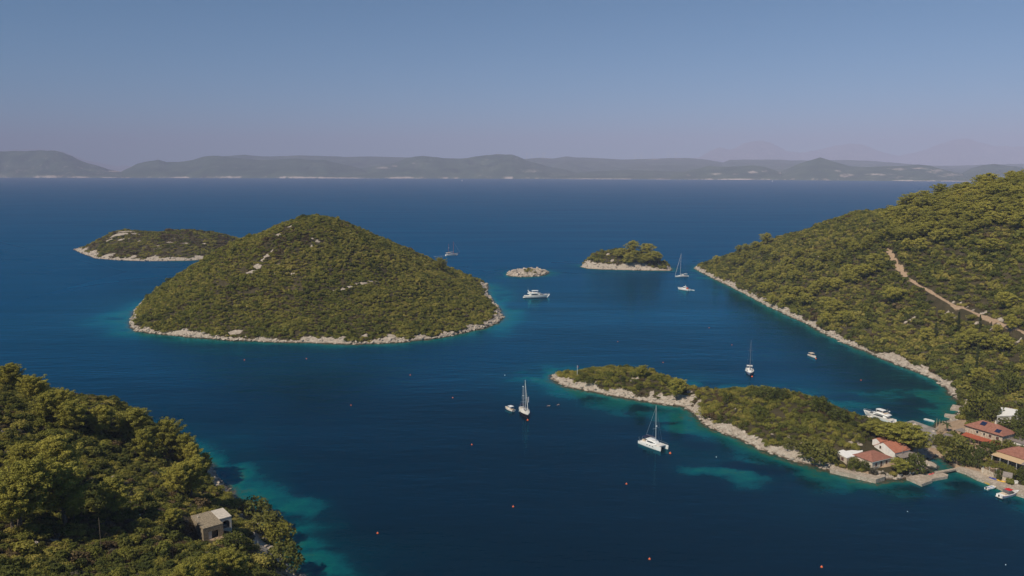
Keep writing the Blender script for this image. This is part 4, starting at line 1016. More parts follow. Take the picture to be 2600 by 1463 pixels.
# wind turbines on the plateau
def paint(name, col, rough=0.35, spec=0.5, metal=0.0, wear=0.06, scale=3.0):
    m, nt, p = new_mat(name)
    n = noise(nt, scale, 4, 0.6)
    lo = tuple(c * (1 - wear * 2) for c in col); hi = tuple(min(1, c * (1 + wear)) for c in col)
    nt.links.new(ramp(nt, n, [(0.3, lo), (0.7, hi)]), p.inputs["Base Color"])
    p.inputs["Roughness"].default_value = rough; p.inputs["Specular IOR Level"].default_value = spec; p.inputs["Metallic"].default_value = metal
    return m
M_WHITE = paint("white_gelcoat", (0.80, 0.79, 0.77), 0.3)
M_OFFWHITE = paint("worn_white", (0.66, 0.63, 0.58), 0.55)
def turbine(px, pbase, hp_, lab, i):
    Y = 15400.0
    x, y, zb = at(px, pbase, Y); zb = zb - 25
    H = 86.0 * hp_ / 35 + 25
    e = bpy.data.objects.new("wind_turbine", None); COL.objects.link(e); e.location = (x, y, zb)
    tag(e, lab, "wind turbine", "wind turbines on the far plateau")
    v, f = tube([(0, 0, 0), (0, 0, H)], [3.4, 2.0], 8); mesh_obj("tower", v, f, M_WHITE, e)
    v, f = tube([(0, -6, H + 1), (0, 5, H + 1)], [2.6, 2.2], 6); mesh_obj("nacelle", v, f, M_WHITE, e)
    for k in range(3):
        a = 0.5 * i + k * 2.0944
        d = np.array([math.sin(a), 0, math.cos(a)])
        v, f = tube([np.array([0, -6.5, H + 1]), np.array([0, -6.5, H + 1]) + d * 9, np.array([0, -6.5, H + 1]) + d * 40], [1.4, 1.9, 0.4], 5)
        mesh_obj("blade", v, f, M_WHITE, e)
for i, (zx, zy, h_, lab) in enumerate([(1310, 178, 38, "leftmost turbine of the left turbine row on the far plateau"), (1345, 180, 30, "second turbine from the left in the left row"), (1385, 173, 26, "middle turbine of the left row"), (1422, 172, 30, "turbine just left of the left row's last one"), (1438, 168, 34, "rightmost turbine of the left row"),
        (2097, 178, 28, "first turbine of the right row"), (2142, 183, 32, "second turbine of the right row"), (2225, 178, 40, "tallest turbine of the right row, in its middle"), (2337, 173, 38, "turbine fourth in the right row on a pale track"), (2392, 173, 32, "fifth turbine of the right row")]):
    p_ = zl(zx, zy, 880, 340); turbine(p_[0], p_[1], h_, lab, i)
p_ = zl(45, 200, 1700, 330); turbine(p_[0], p_[1], 30, "last turbine standing apart at the right end of the right row", 3)

# ------------------------------------------------------------------ boats
M_GLASS = paint("dark_glass", (0.02, 0.022, 0.028), 0.12, 0.6)
M_NAVY = paint("navy_cloth", (0.020, 0.026, 0.060), 0.8, 0.2)
M_DARKHULL = paint("dark_hull", (0.018, 0.020, 0.032), 0.25, 0.5)
M_BLUEGREY = paint("blue_grey_hull", (0.26, 0.32, 0.45), 0.3)
M_TEAK = paint("teak_deck", (0.36, 0.25, 0.15), 0.7, 0.2, wear=0.15, scale=6)
M_ALU = paint("mast_metal", (0.62, 0.62, 0.63), 0.35, 0.5, 0.3)
M_REDWOOD = paint("varnished_mast", (0.30, 0.075, 0.055), 0.4)
M_WIRE = paint("rigging_wire", (0.20, 0.20, 0.22), 0.4)
M_RED = paint("red_cloth", (0.55, 0.03, 0.03), 0.7, 0.2)
M_ORANGE = paint("orange_plastic", (0.85, 0.13, 0.025), 0.4)
M_YELLOW = paint("yellow_plastic", (0.75, 0.45, 0.03), 0.4)
M_ANTIF = paint("boot_stripe", (0.06, 0.015, 0.02), 0.5)
M_GREYRUB = paint("grey_rubber", (0.40, 0.40, 0.41), 0.6)
M_BLACK = paint("black_plastic", (0.015, 0.015, 0.017), 0.4)
M_CREAM = paint("cream_cushion", (0.62, 0.50, 0.38), 0.8, 0.2)
M_SKIN = paint("skin", (0.45, 0.25, 0.17), 0.6)
def beam_at(t, full=0.5, tr=0.85, sharp=1.0):
    """half breadth 0..1 along the hull, t = 0 stern, 1 bow"""
    if t < full: return tr + (1 - tr) * math.sin(math.pi / 2 * t / full)
    return max(0.0, 1 - ((t - full) / (1 - full)) ** (2.0 * sharp))
def hull_parts(Lh, B, zs, zb, full=0.45, tr=0.8, n=16, flare=0.72, sharp=1.0, draft=0.45, rake=0.06):
    """sheer zs at the stern to zb at the bow; returns side shell and deck loops"""
    V, Fq, top = [], [], []
    for i in range(n + 1):
        t = i / n; b = max(B / 2 * beam_at(t, full, tr, sharp), 0.015)
        z = zs + (zb - zs) * t ** 1.7 - 0.06 * zs * math.sin(math.pi * t)
        x = -Lh / 2 + Lh * t; xo = rake * Lh * max(0, t - 0.6) / 0.4
        rb = flare + (1 - flare) * (1 - t) * .7
        ring = [(x, b, z), (x - xo * .5, b * (0.5 + 0.5 * rb), z * .45), (x - xo, b * rb, 0.02), (x - xo * 1.1, b * rb * .55, -draft * .7), (x - xo * 1.1, 0, -draft)]
        ring = ring + [(p[0], -p[1], p[2]) for p in ring[-2::-1]]
        V += ring
    m = 9
    for i in range(n):
        for k in range(m - 1):
            a = i * m + k; Fq.append((a, a + m, a + m + 1, a + 1))
    Fq.append(tuple(range(m - 1, -1, -1)))
    Fq.append(tuple(n * m + k for k in range(m)))
    return V, Fq, m, n
def deck_from(V, m, n, inset=0.03, drop=0.06, i0=0, i1=None):
    i1 = n if i1 is None else i1
    DV = []; DF = []
    for i in range(i0, i1 + 1):
        p = V[i * m]; b = max(p[1] - inset, 0.01)
        DV += [(p[0], b, p[2] - drop), (p[0], 0, p[2] - drop + b * 0.06), (p[0], -b, p[2] - drop)]
    for i in range(i1 - i0):
        for k in range(2):
            a = i * 3 + k; DF.append((a, a + 1, a + 4, a + 3))
    return DV, DF
def loft(secs):
    """closed body from equal-length rings, capped at both ends"""
    V = [p for s in secs for p in s]; m = len(secs[0]); Fq = []
    for i in range(len(secs) - 1):
        for k in range(m):
            a = i * m + k; b = i * m + (k + 1) % m; Fq.append((a, b, b + m, a + m))
    Fq.append(tuple(range(m - 1, -1, -1))); Fq.append(tuple((len(secs) - 1) * m + k for k in range(m)))
    return V, Fq
def house_block(xs, zlo, zhi, w, tumble=0.85, rake=None):
    """cabin: stations xs with floor/roof heights and widths"""
    secs = []
    for i, x in enumerate(xs):
        a, b, wd = zlo[i], zhi[i], w[i] / 2
        h = b - a
        secs.append([(x, -wd, a), (x, wd, a), (x, wd * (1 - (1 - tumble) * .4), a + h * .55), (x, wd * tumble, b - h * .08), (x, wd * tumble * .6, b), (x, -wd * tumble * .6, b), (x, -wd * tumble, b - h * .08), (x, -wd * (1 - (1 - tumble) * .4), a + h * .55)])
    return loft(secs)
def box(x0, x1, y0, y1, z0, z1):
    V = [(x, y, z) for z in (z0, z1) for y in (y0, y1) for x in (x0, x1)]
    return V, [(0, 2, 3, 1), (4, 5, 7, 6), (0, 1, 5, 4), (2, 6, 7, 3), (0, 4, 6, 2), (1, 3, 7, 5)]
def part(name, vf, mat, parent, smooth=False, bevel=0.0):
    o = mesh_obj(name, vf[0], vf[1], mat, parent, smooth)
    if bevel:
        b = o.modifiers.new("bevel", 'BEVEL'); b.width = bevel; b.segments = 2
    return o
def bar(p, q, r, r2=None, sides=6): return tube([p, q], [r, r2 if r2 else r], sides)
def boat_root(name, stern, bow, label, cat, group=None, L=None):
    a = Vector((*gs(*stern), 0)); b = Vector((*gs(*bow), 0))
    e = bpy.data.objects.new(name, None); COL.objects.link(e)
    e.location = (a + b) / 2; e.rotation_euler = (0, 0, math.atan2(b.y - a.y, b.x - a.x))
    tag(e, label, cat, group)
    return e, (L or (b - a).length)
def make_hull(e, L, B, zs, zb, mat=None, deckmat=None, **kw):
    V, Fq, m, n = hull_parts(L, B, zs, zb, **kw)
    h = part("hull", (V, Fq), mat or M_WHITE, e, True)
    d = part("deck", deck_from(V, m, n), deckmat or M_OFFWHITE, e)
    # boot stripe: a thin band just proud of the shell at the waterline
    SV, SF = [], []
    for i in range(n + 1):
        p = V[i * m + 2]; q = V[i * m + 1]
        k = 0.16 / max(q[2] - p[2], .1)
        SV += [(p[0], p[1] + .015, -0.02), (p[0] + (q[0] - p[0]) * k, p[1] + (q[1] - p[1]) * k + .015, 0.16)]
    m2 = len(SV); SV += [(x, -y, z) for x, y, z in SV]
    for i in range(n):
        SF += [(2 * i, 2 * i + 2, 2 * i + 3, 2 * i + 1), (m2 + 2 * i + 1, m2 + 2 * i + 3, m2 + 2 * i + 2, m2 + 2 * i)]
    part("boot_stripe", (SV, SF), M_ANTIF, h)
    return V, m, n
def rails(e, V, m, n, i0, h=0.6):
    parts = []
    for s in (1, -1):
        pts = [(V[i * m][0], s * max(V[i * m][1] - .08, 0), V[i * m][2] + h) for i in range(i0, n + 1)]
        parts.append(tube(pts, [0.022] * len(pts), 4))
        for p in pts[::2]: parts.append(bar((p[0], p[1], p[2] - h), p, 0.02, sides=4))
    part("guard_rail", join(parts), M_ALU, e)
def mast_rig(e, x, zb, H, mat, spread=(0.35, 0.62), bow=None, stern=None, beam=2.0, furl=None, boom=None, cover=None, rake=0.0, r=0.10, wires=True):
    tip = (x - rake * H, 0, H)
    mo = part("mast", tube([(x, 0, zb), tip], [r, r * .75], 8), mat, e)
    for f in spread:
        z = zb + (H - zb) * f; xx = x - rake * (z)
        part("spreader", join([bar((xx, 0, z), (xx - .15, s * beam * .42, z + .06), 0.045, .03) for s in (1, -1)]), mat, mo)
    if wires:
        w = []
        for s in (1, -1):
            w.append(bar((x - .1, s * beam * .5, zb), (tip[0], 0, H * .98), 0.018, sides=4))
        if stern is not None: w.append(bar(tip, (stern[0], 0, stern[1]), 0.018, sides=4))
        if bow is not None: w.append(bar(tip, (bow[0], 0, bow[1]), 0.022, sides=4))
        part("rigging", join(w), M_WIRE, e)
    if furl and bow is not None:
        a = np.array([bow[0], 0, bow[1] + .5]); b = np.array([x - rake * H + .1, 0, H * .95])
        part("furled_jib", tube([a, a + (b - a) * .3, b], [.09, .13, .05]), furl, e)
    if boom:
        z = zb + boom[1]
        part("boom", bar((x - .1, 0, z), (x - boom[0], 0, z + .1), 0.07), mat, e)
        if cover: part("sail_cover", tube([(x - .12, 0, z + .75), (x - .6, 0, z + .32), (x - boom[0] * .5, 0, z + .27), (x - boom[0] * .96, 0, z + .24)], [.12, .22, .21, .12], 8), cover, e)
    return mo
def outboard(e, x, z):
    o = part("outboard_motor", house_block([x - .42, x - .25, x], [z] * 3, [z + .5, z + .62, z + .5], [.3, .36, .3]), M_BLACK, e)
    part("shaft", bar((x - .2, 0, z), (x - .22, 0, -.5), .06), M_BLACK, o)
def bimini(e, x0, x1, w, z, mat, zf=0.7):
    o = part("bimini", house_block([x0, (x0 + x1) / 2, x1], [z - .05, z, z - .05], [z + .06, z + .14, z + .06], [w, w, w], .9), mat, e)
    part("bimini_frame", join([bar((x, s * w * .46, zf), (x2, s * w * .47, z), .025, sides=4) for s in (1, -1) for x, x2 in ((x0 + .2, x0 + .1), (x1 - .2, x1 - .1))]), M_ALU, o)
    return o

# catamaran ------------------------------------------------------------
def catamaran():
    e, L = boat_root("catamaran", (1630.6, 1122), (1688.8, 1144.5), "large white sailing catamaran with bare mast anchored off the spit", "catamaran", L=12.4)
    hp_ = []
    for s in (1, -1):
        V, Fq, m, n = hull_parts(L, 1.55, 1.15, 1.75, full=0.4, tr=.75, flare=.8, rake=.02)
        V = [(x, y + s * 2.05, z) for x, y, z in V]; h = part("hull", (V, Fq), M_WHITE, e, True)
        for k in range(3): part("port_window", box(-1.2 + 1.5 * k, -.5 + 1.5 * k, s * 2.81, s * 2.83, .95, 1.18), M_GLASS, h)
        for k in range(3): part("step", box(-6.15 + .5 * k, -5.6 + .5 * k, s * 2.05 - .55, s * 2.05 + .55, .3 + .3 * k, .42 + .3 * k), M_WHITE, h)
    part("bridge_deck", house_block([-5.2, -3, 1.5, 2.6], [.75] * 4, [1.35, 1.45, 1.62, 1.62], [4.3] * 4, .98), M_WHITE, e)
    part("foredeck", house_block([2.6, 4.6, 4.75], [1.5, 1.5, 1.5], [1.68, 1.70, 1.70], [3.4, 3.2, 3.2], .97), M_OFFWHITE, e)
    part("cross_beam", bar((4.9, -2.1, 1.55), (4.9, 2.1, 1.55), .12), M_ALU, e)
    c = part("cabin", house_block([-2.4, -1.6, .2, 1.4, 2.3], [1.4] * 5, [2.65, 2.75, 2.75, 2.45, 1.7], [3.5, 3.7, 3.7, 3.2, 2.3], .78), M_WHITE, e)
    part("window", house_block([-2.0, .1, 1.15, 1.95], [1.85] * 4, [2.32, 2.38, 2.22, 1.9], [3.73, 3.78, 3.3, 2.65], .86), M_GLASS, c)
    part("roof", house_block([-2.9, -1, .1, .7], [2.72] * 4, [2.82, 2.9, 2.9, 2.78], [3.2, 3.3, 3.0, 2.3], .9), M_WHITE, e)
    bimini(e, -5.0, -3.0, 3.2, 3.1, M_NAVY, 1.4)
    part("seat", join([box(-5.0, -4.4, -1.6, 1.6, 1.4, 1.85), box(-4.4, -3.2, -1.7, -1.2, 1.4, 1.8)]), M_CREAM, e)
    part("helm_wheel", bar((-3.1, 1.2, 2.0), (-3.05, 1.2, 2.0), .35, sides=10), M_BLACK, e)
    for (x, y) in ((.4, 2.0), (1.6, 1.95)): part("deck_toy", house_block([x - .5, x, x + .5], [1.75] * 3, [1.9, 1.98, 1.9], [.5] * 3), M_YELLOW if x < 1 else M_GREYRUB, e)
    mast_rig(e, 1.2, 2.4, 17.2, M_ALU, (.36,), (4.9, 1.7), None, 4.2, None, (5.2, 1.4), M_NAVY, 0.02, .13)
    part("radar", bar((1.35, 0, 8.6), (1.35, 0, 8.95), .32, sides=10), M_WHITE, e)
    part("topping_lift", bar((.95, 0, 16.8), (-4.0, 0, 4.1), .04), M_GREYRUB, e)
    part("flag_pole", bar((-6, -2, 1.2), (-6.3, -2, 2.7), .025), M_ALU, e)
    part("guard_rail", join([tube([(x, s * 2.75, 1.55 + .6) for x in (-5, -2, 1, 4)] + [(5.8, s * 2.1, 2.3)], [.02] * 5, 4) for s in (1, -1)] + [bar((x, s * 2.75, 1.4), (x, s * 2.75, 2.15), .02, sides=4) for s in (1, -1) for x in (-5, -2, 1, 4)]), M_ALU, e)
catamaran()

def ketch():
    e, L = boat_root("ketch", (1324, 1038), (1340.4, 1063.5), "dark hulled two masted ketch lying bow toward the viewer", "sailboat", L=14.5)
    V, m, n = make_hull(e, L, 4.3, 1.25, 1.75, M_DARKHULL, M_OFFWHITE, tr=.55, flare=.7)
    part("toe_rail", join([tube([(V[i * m][0], s * V[i * m][1], V[i * m][2] + .03) for i in range(n + 1)], [.07] * (n + 1), 4) for s in (1, -1)]), M_OFFWHITE, e)
    c = part("cabin", house_block([-2.6, -1.5, 1.6, 3.0], [1.15, 1.15, 1.2, 1.3], [1.95, 2.0, 1.85, 1.45], [2.9, 3.0, 2.6, 1.6], .85), M_OFFWHITE, e)
    for x in (-.8, .5, 1.7): part("hatch", box(x - .3, x + .3, -.32, .32, 1.9, 2.06), M_GLASS, c)
    part("cockpit", box(-5.6, -3.0, -1.0, 1.0, 1.2, 1.32), M_TEAK, e)
    bimini(e, -5.4, -3.6, 2.4, 3.1, M_NAVY, 1.3)
    rails(e, V, m, n, 2)
    part("bowsprit", bar((6.6, 0, 1.7), (8.4, 0, 2.0), .1, .07), M_OFFWHITE, e)
    mast_rig(e, 1.6, 1.8, 16.2, M_ALU, (.42,), (8.2, 2.0), None, 3.8, M_OFFWHITE, (4.4, 1.2), M_NAVY, .01, .16)
    mast_rig(e, -3.4, 1.5, 11.8, M_ALU, (.30,), None, (-7, 1.4), 3.0, None, (2.8, 1.5), M_NAVY, .01, .13)
    part("radar", bar((-3.3, 0, 7.4), (-3.3, 0, 7.75), .35, sides=10), M_WHITE, e)
    part("wind_generator", house_block([-4.0, -3.5, -3.2], [11.7] * 3, [11.9, 12.0, 11.9], [.5, .5, .3]), M_WHITE, e)
    part("courtesy_flag", box(1.2, 1.25, 1.3, 1.7, 5.6, 8.2), paint("pale_flag", (.55, .5, .55), .8), e)
    for s in (1, -1): part("person_on_deck" if False else "fender", bar((-1.0 + s, s * 2.15, .5), (-1.0 + s, s * 2.15, 1.1), .14), M_WHITE, e)
ketch()

def motor_tender(name, stern, bow, label, L, B=2.2, top=M_WHITE, hullm=None, cat="motorboat"):
    e, L = boat_root(name, stern, bow, label, cat, L=L)
    V, m, n = make_hull(e, L, B, .75, 1.1, hullm or M_WHITE, M_CREAM, tr=.85)
    part("console", house_block([-.6, -.1, .35], [.7] * 3, [1.35, 1.5, 1.2], [.9, 1.0, .9]), M_WHITE, e)
    part("windscreen", house_block([.1, .35, .5], [1.2] * 3, [1.65, 1.55, 1.3], [1.0, .95, .85]), M_GLASS, e)
    part("seat", box(-L * .36, -L * .26, -B * .32, B * .32, .65, 1.0), M_CREAM, e)
    bimini(e, -L * .36, L * .02, B * .9, 2.1, top, .75)
    outboard(e, -L / 2, .75)
    return e
motor_tender("motorboat", (1304, 1045), (1283, 1037), "small open motorboat with a white canopy lying left of the dark ketch", 6.4)
motor_tender("motorboat", (2054, 902), (2072.5, 910.5), "white cuddy boat with a pale hardtop moored alone near the wooded shore", 8.0, 2.8, M_CREAM)

def gulet():
    e, L = boat_root("gulet", (1133, 649.8), (1162, 648.3), "white two masted gulet under way behind the big cone island", "sailboat", L=17)
    V, m, n = make_hull(e, L, 5.0, 1.9, 2.9, M_WHITE, M_TEAK, tr=.75, sharp=.9)
    part("rub_rail", join([tube([(V[i * m][0], s * (V[i * m][1] + .02), V[i * m][2] * .62) for i in range(n + 1)], [.06] * (n + 1), 4) for s in (1, -1)]), M_TEAK, e)
    c = part("deckhouse", house_block([-7.0, -6, 0, 1.2], [1.8] * 4, [2.9, 3.0, 2.9, 2.6], [3.6, 3.8, 3.6, 2.8], .9), M_WHITE, e)
    part("window", house_block([-6.8, 0, .9], [2.25] * 3, [2.65, 2.65, 2.5], [3.84, 3.7, 3.0], .95), M_GLASS, c)
    part("awning", house_block([-8.2, -5, -2.4], [4.0] * 3, [4.15, 4.25, 4.15], [4.2, 4.3, 4.2], .9), M_CREAM, e)
    part("awning_frame", join([bar((x, s * 1.9, 2.0), (x, s * 1.9, 4.05), .05, sides=4) for x in (-8, -5, -2.6) for s in (1, -1)]), M_ALU, e)
    rails(e, V, m, n, 3, .8)
    part("bowsprit", bar((7.6, 0, 2.8), (11.2, 0, 3.5), .13, .08), M_REDWOOD, e)
    mast_rig(e, 2.2, 2.4, 18.5, M_REDWOOD, (), (11.0, 3.4), None, 4.2, M_BLUEGREY, (6.6, 2.0), M_OFFWHITE, 0, .19)
    mast_rig(e, -4.6, 2.6, 15.5, M_REDWOOD, (), None, (-8.3, 2.2), 3.8, None, None, None, 0, .16)
    part("radar", bar((-4.3, 0, 10.2), (-4.3, 0, 10.7), .45, sides=10), M_WHITE, e)
    for x in (5.2, 7.0): part("fender", bar((x, -1.7, .7), (x, -1.7, 1.5), .3), M_WHITE, e)
gulet()

def flybridge(e, L, B, h=1.0, hard=True, wing=True, wm=None):
    """long motor yacht: hull, cabin with dark windows, flybridge, arch"""
    V, m, n = make_hull(e, L, B, 1.65 * h, 2.6 * h, M_WHITE, M_OFFWHITE, tr=.9, full=.4, sharp=.85, rake=.10, flare=.66)
    u = L / 20
    c = part("cabin", house_block([-6.2 * u, -4 * u, .5 * u, 3 * u, 5.4 * u], [1.6 * h, 1.65 * h, 1.75 * h, 1.95 * h, 2.2 * h], [3.2 * h, 3.3 * h, 3.4 * h, 3.25 * h, 2.45 * h], [B * .78, B * .8, B * .78, B * .66, B * .4], .8), M_WHITE, e, True)
    part("window", house_block([-4.6 * u, -3.6 * u, .3 * u, 1.6 * u], [2.25 * h] * 4, [2.78 * h, 2.9 * h, 2.9 * h, 2.5 * h], [B * .812, B * .815, B * .80, B * .75], .9), M_GLASS, c)
    part("windscreen", house_block([2.0 * u, 3.1 * u, 4.6 * u], [2.75 * h, 2.65 * h, 2.42 * h], [3.22 * h, 3.18 * h, 2.72 * h], [B * .72, B * .665, B * .49], .83), M_GLASS, c)
    fb = part("flybridge", house_block([-7.4 * u, -6 * u, -1 * u, 1.4 * u, 3.0 * u], [3.25 * h, 3.3 * h, 3.3 * h, 3.3 * h, 3.25 * h], [3.55 * h, 3.95 * h, 4.15 * h, 4.0 * h, 3.4 * h], [B * .7, B * .8, B * .8, B * .68, B * .42], .92), M_WHITE, e, True)
    part("flybridge_screen", house_block([.2 * u, 1.2 * u, 1.9 * u], [4.0 * h] * 3, [4.45 * h, 4.35 * h, 4.02 * h], [B * .66, B * .6, B * .5], .85), M_GLASS, fb)
    part("seat", join([box(-5.6 * u, -4.4 * u, -B * .3, B * .3, 4.0 * h, 4.35 * h), box(-2.6 * u, -1.6 * u, -B * .28, B * .05, 4.1 * h, 4.5 * h)]), M_CREAM, fb)
    part("cockpit", box(-9.3 * u, -6.3 * u, -B * .38, B * .38, 1.45 * h, 1.62 * h), M_TEAK, e)
    part("swim_platform", house_block([-11.0 * u, -10.6 * u, -9.8 * u], [.35] * 3, [.5] * 3, [B * .74, B * .82, B * .86], .98), M_OFFWHITE, e)
    part("transom_stairs", join([box((-10.1 + .35 * k) * u, (-9.7 + .35 * k) * u, s * B * .40 - .35, s * B * .40 + .35, .5, .75 + .3 * k) for k in range(3) for s in (1, -1)]), M_WHITE, e)
    rails(e, V, m, n, 7, .7)
    if hard:
        t = part("hardtop", house_block([-4.2 * u, -3 * u, .2 * u, .9 * u], [5.45 * h] * 4, [5.58 * h, 5.68 * h, 5.68 * h, 5.56 * h], [B * .5, B * .6, B * .6, B * .45], .85), M_WHITE, e)
        part("hardtop_legs", join([bar((x * u, s * B * .27, 4.0 * h), ((x + .3) * u, s * B * .26, 5.5 * h), .07, sides=5) for x in (-3.8, .2) for s in (1, -1)]), M_WHITE, t)
    if wing:
        part("radar_arch", join([loft([[(-6.2 * u, s * B * .33 - .08, 3.9 * h), (-5.0 * u, s * B * .33 - .08, 3.9 * h), (-5.0 * u, s * B * .33 + .08, 3.9 * h), (-6.2 * u, s * B * .33 + .08, 3.9 * h)], [(-7.3 * u, s * B * .3 - .06, 5.6 * h), (-6.7 * u, s * B * .3 - .06, 5.6 * h), (-6.7 * u, s * B * .3 + .06, 5.6 * h), (-7.3 * u, s * B * .3 + .06, 5.6 * h)]]) for s in (1, -1)] + [box(-7.2 * u, -6.75 * u, -B * .3, B * .3, 5.5 * h, 5.65 * h)]), M_WHITE, e)
    part("radar", bar((-6.9 * u, 0, 5.65 * h), (-6.9 * u, 0, 5.95 * h), .35, sides=10), M_WHITE, e)
    part("antenna", bar((-6.6 * u, B * .25, 4.2 * h), (-6.9 * u, B * .26, 7.6 * h), .03, sides=4), M_WHITE, e)
    for k in range(4): part("fender", bar(((-5 + 3 * k) * u, -B * .5, .5), ((-5 + 3 * k) * u, -B * .5, 1.2), .16), M_GREYRUB, e)
    return V
e_, L_y = boat_root("motor_yacht", (1334, 755.8), (1393, 755.2), "long white motor yacht with flybridge lying between the islands", "motor yacht", L=22.5)
flybridge(e_, L_y, 5.6, 1.12, True, True)
part("anchor", bar((11.0, 0, 2.3), (11.5, 0, 1.5), .15), M_ANTIF, e_)
e_, L_y = boat_root("motor_yacht", (2264, 1073.5), (2196, 1052.5), "white flybridge yacht moored stern to the stone pier in the cove", "motor yacht", L=15.5)
flybridge(e_, L_y, 4.5, .82, True, False)

def sloop(stern, bow, label, L, B, H, hullm=None, mastm=None, furl=M_OFFWHITE, cover=M_OFFWHITE, tender=False, spread=(.35, .65), group=None):
    e, L = boat_root("sailboat", stern, bow, label, "sailboat", L=L)
    V, m, n = make_hull(e, L, B, 1.15, 1.5, hullm or M_WHITE, M_OFFWHITE, tr=.85, full=.4, rake=.03)
    c = part("cabin", house_block([-L * .12, -L * .05, L * .14, L * .24], [1.05, 1.08, 1.15, 1.25], [1.75, 1.8, 1.68, 1.38], [B * .55, B * .6, B * .5, B * .3], .8), M_WHITE, e, True)
    part("window", house_block([-L * .08, 0, L * .11], [1.36] * 3, [1.58, 1.6, 1.54], [B * .585, B * .58, B * .53], .93), M_GLASS, c)
    part("cockpit", box(-L * .42, -L * .14, -B * .22, B * .22, 1.02, 1.16), M_TEAK, e)
    part("sprayhood", house_block([-L * .15, -L * .11, -L * .07], [1.7] * 3, [2.35, 2.4, 1.85], [B * .55, B * .58, B * .5], .8), cover, e)
    bimini(e, -L * .42, -L * .22, B * .72, 3.0, cover, 1.15)
    part("helm_wheel", bar((-L * .34, 0, 1.7), (-L * .335, 0, 1.7), .42, sides=12), M_BLACK, e)
    rails(e, V, m, n, 3)
    mast_rig(e, L * .09, 1.6, H, mastm or M_ALU, spread, (L * .47, 1.6), (-L * .48, 1.2), B * .9, furl, (L * .33, .9), cover, .012, .12)
    if tender:
        for s in (1, -1): part("fender", bar((-L * .12, s * B * .5, .6), (-L * .12, s * B * .5, 1.2), .2), M_WHITE, e)
    return e
sloop((1747.6, 702.3), (1712.4, 703.7), "white sloop with furled headsail lying between the wooded islet and the hillside's point", 15.2, 4.4, 24.5)
sloop((1902.5, 938.5), (1904.4, 955), "white sloop with a bare dark mast pointing its bow at the viewer", 13.5, 4.4, 18.6, M_BLUEGREY, paint("dark_mast", (.14, .14, .17), .4), None, M_OFFWHITE, True)
def cruiser():
    e, L = boat_root("motor_cruiser", (1749, 738), (1722, 734.8), "small white cabin cruiser towing a white dinghy below the sloop", "motorboat", L=12.4)
    V, m, n = make_hull(e, L, 3.8, 1.35, 2.0, M_WHITE, M_OFFWHITE, tr=.88, sharp=.85, rake=.08)
    c = part("cabin", house_block([-3.4, -2.8, -.4, .6, 2.8], [1.3, 1.3, 1.35, 1.5, 1.75], [3.3, 3.4, 3.4, 2.6, 2.0], [2.9, 3.0, 2.9, 2.5, 1.6], .86), M_WHITE, e)
    part("window", house_block([-3.1, -.5, .25], [2.3] * 3, [2.95, 2.95, 2.6], [3.04, 2.94, 2.7], .93), M_GLASS, c)
    part("port_window", house_block([.9, 1.6], [1.75] * 2, [2.0] * 2, [2.45, 2.2], .95), M_GLASS, c)
    part("radar_mast", bar((-1.9, 0, 3.4), (-2.1, 0, 5.0), .12), M_WHITE, e)
    part("radar", bar((-2.0, 0, 4.4), (-2.0, 0, 4.75), .4, sides=10), M_WHITE, e)
    part("life_raft", box(-4.6, -3.7, -1.1, 1.1, 1.4, 2.6), M_ORANGE, e, bevel=.15)
    part("cockpit", box(-5.8, -3.6, -1.3, 1.3, 1.2, 1.33), M_TEAK, e)
    rails(e, V, m, n, 6)
cruiser()
def dinghy(stern, bow, label, L, B, hullm=M_WHITE, inside=M_GREYRUB, motor=False, cat="dinghy", extra=None, group=None, cover=None):
    e, L = boat_root("dinghy", stern, bow, label, cat, group, L)
    V, Fq, m, n = hull_parts(L, B, .48, .66, full=.45, tr=.8, draft=.18)
    part("hull", (V, Fq), hullm, e, True)
    part("gunwale", join([tube([(V[i * m][0], s * V[i * m][1], V[i * m][2] + .02) for i in range(n + 1)], [.07] * (n + 1), 5) for s in (1, -1)]), hullm, e)
    if cover: part("cover", deck_from(V, m, n, -.02, -.06), cover, e)
    else:
        part("floor", deck_from(V, m, n, .12, .14), inside, e)
        for x in (-L * .22, L * .12): part("thwart", box(x - .14, x + .14, -B * .42, B * .42, .42, .5), extra or M_TEAK, e)
    if motor: outboard(e, -L / 2, .4)
    return e
dinghy((1755.5, 737), (1763, 738.3), "small white dinghy drifting behind the cabin cruiser", 4.4, 1.8)
dinghy((2195, 1059.5), (2213, 1061.5), "white tender with an outboard alongside the yacht's bow in the cove", 4.6, 2.0, M_WHITE, M_CREAM, True)
dinghy((2349, 1066.2), (2371, 1072.2), "white skiff anchored by itself between the stone pier and the jetties", 4.6, 1.7, M_WHITE, M_OFFWHITE, cover=M_OFFWHITE)
dinghy((2309, 1082.5), (2332, 1079.5), "white motorboat berthed inside the pier's sheltered slip", 5.2, 2.0, M_WHITE, M_CREAM, True, "motorboat")
dinghy((2514, 1231), (2494.5, 1223), "yellow dinghy floating against the village quay", 3.6, 1.6, M_YELLOW, M_GREYRUB, True)
dinghy((2503, 1243.5), (2531, 1237), "white rowing boat with a blue seat between the yellow dinghy and the speedboat", 5.2, 1.9, M_WHITE, M_OFFWHITE, True, "rowing boat", paint("blue_bench", (.05, .16, .45), .6))
dinghy((2091, 1187.5), (2104, 1184), "small pale boat pulled in at the rocks beside the terrace wall", 3.4, 1.4, M_OFFWHITE, M_GREYRUB)
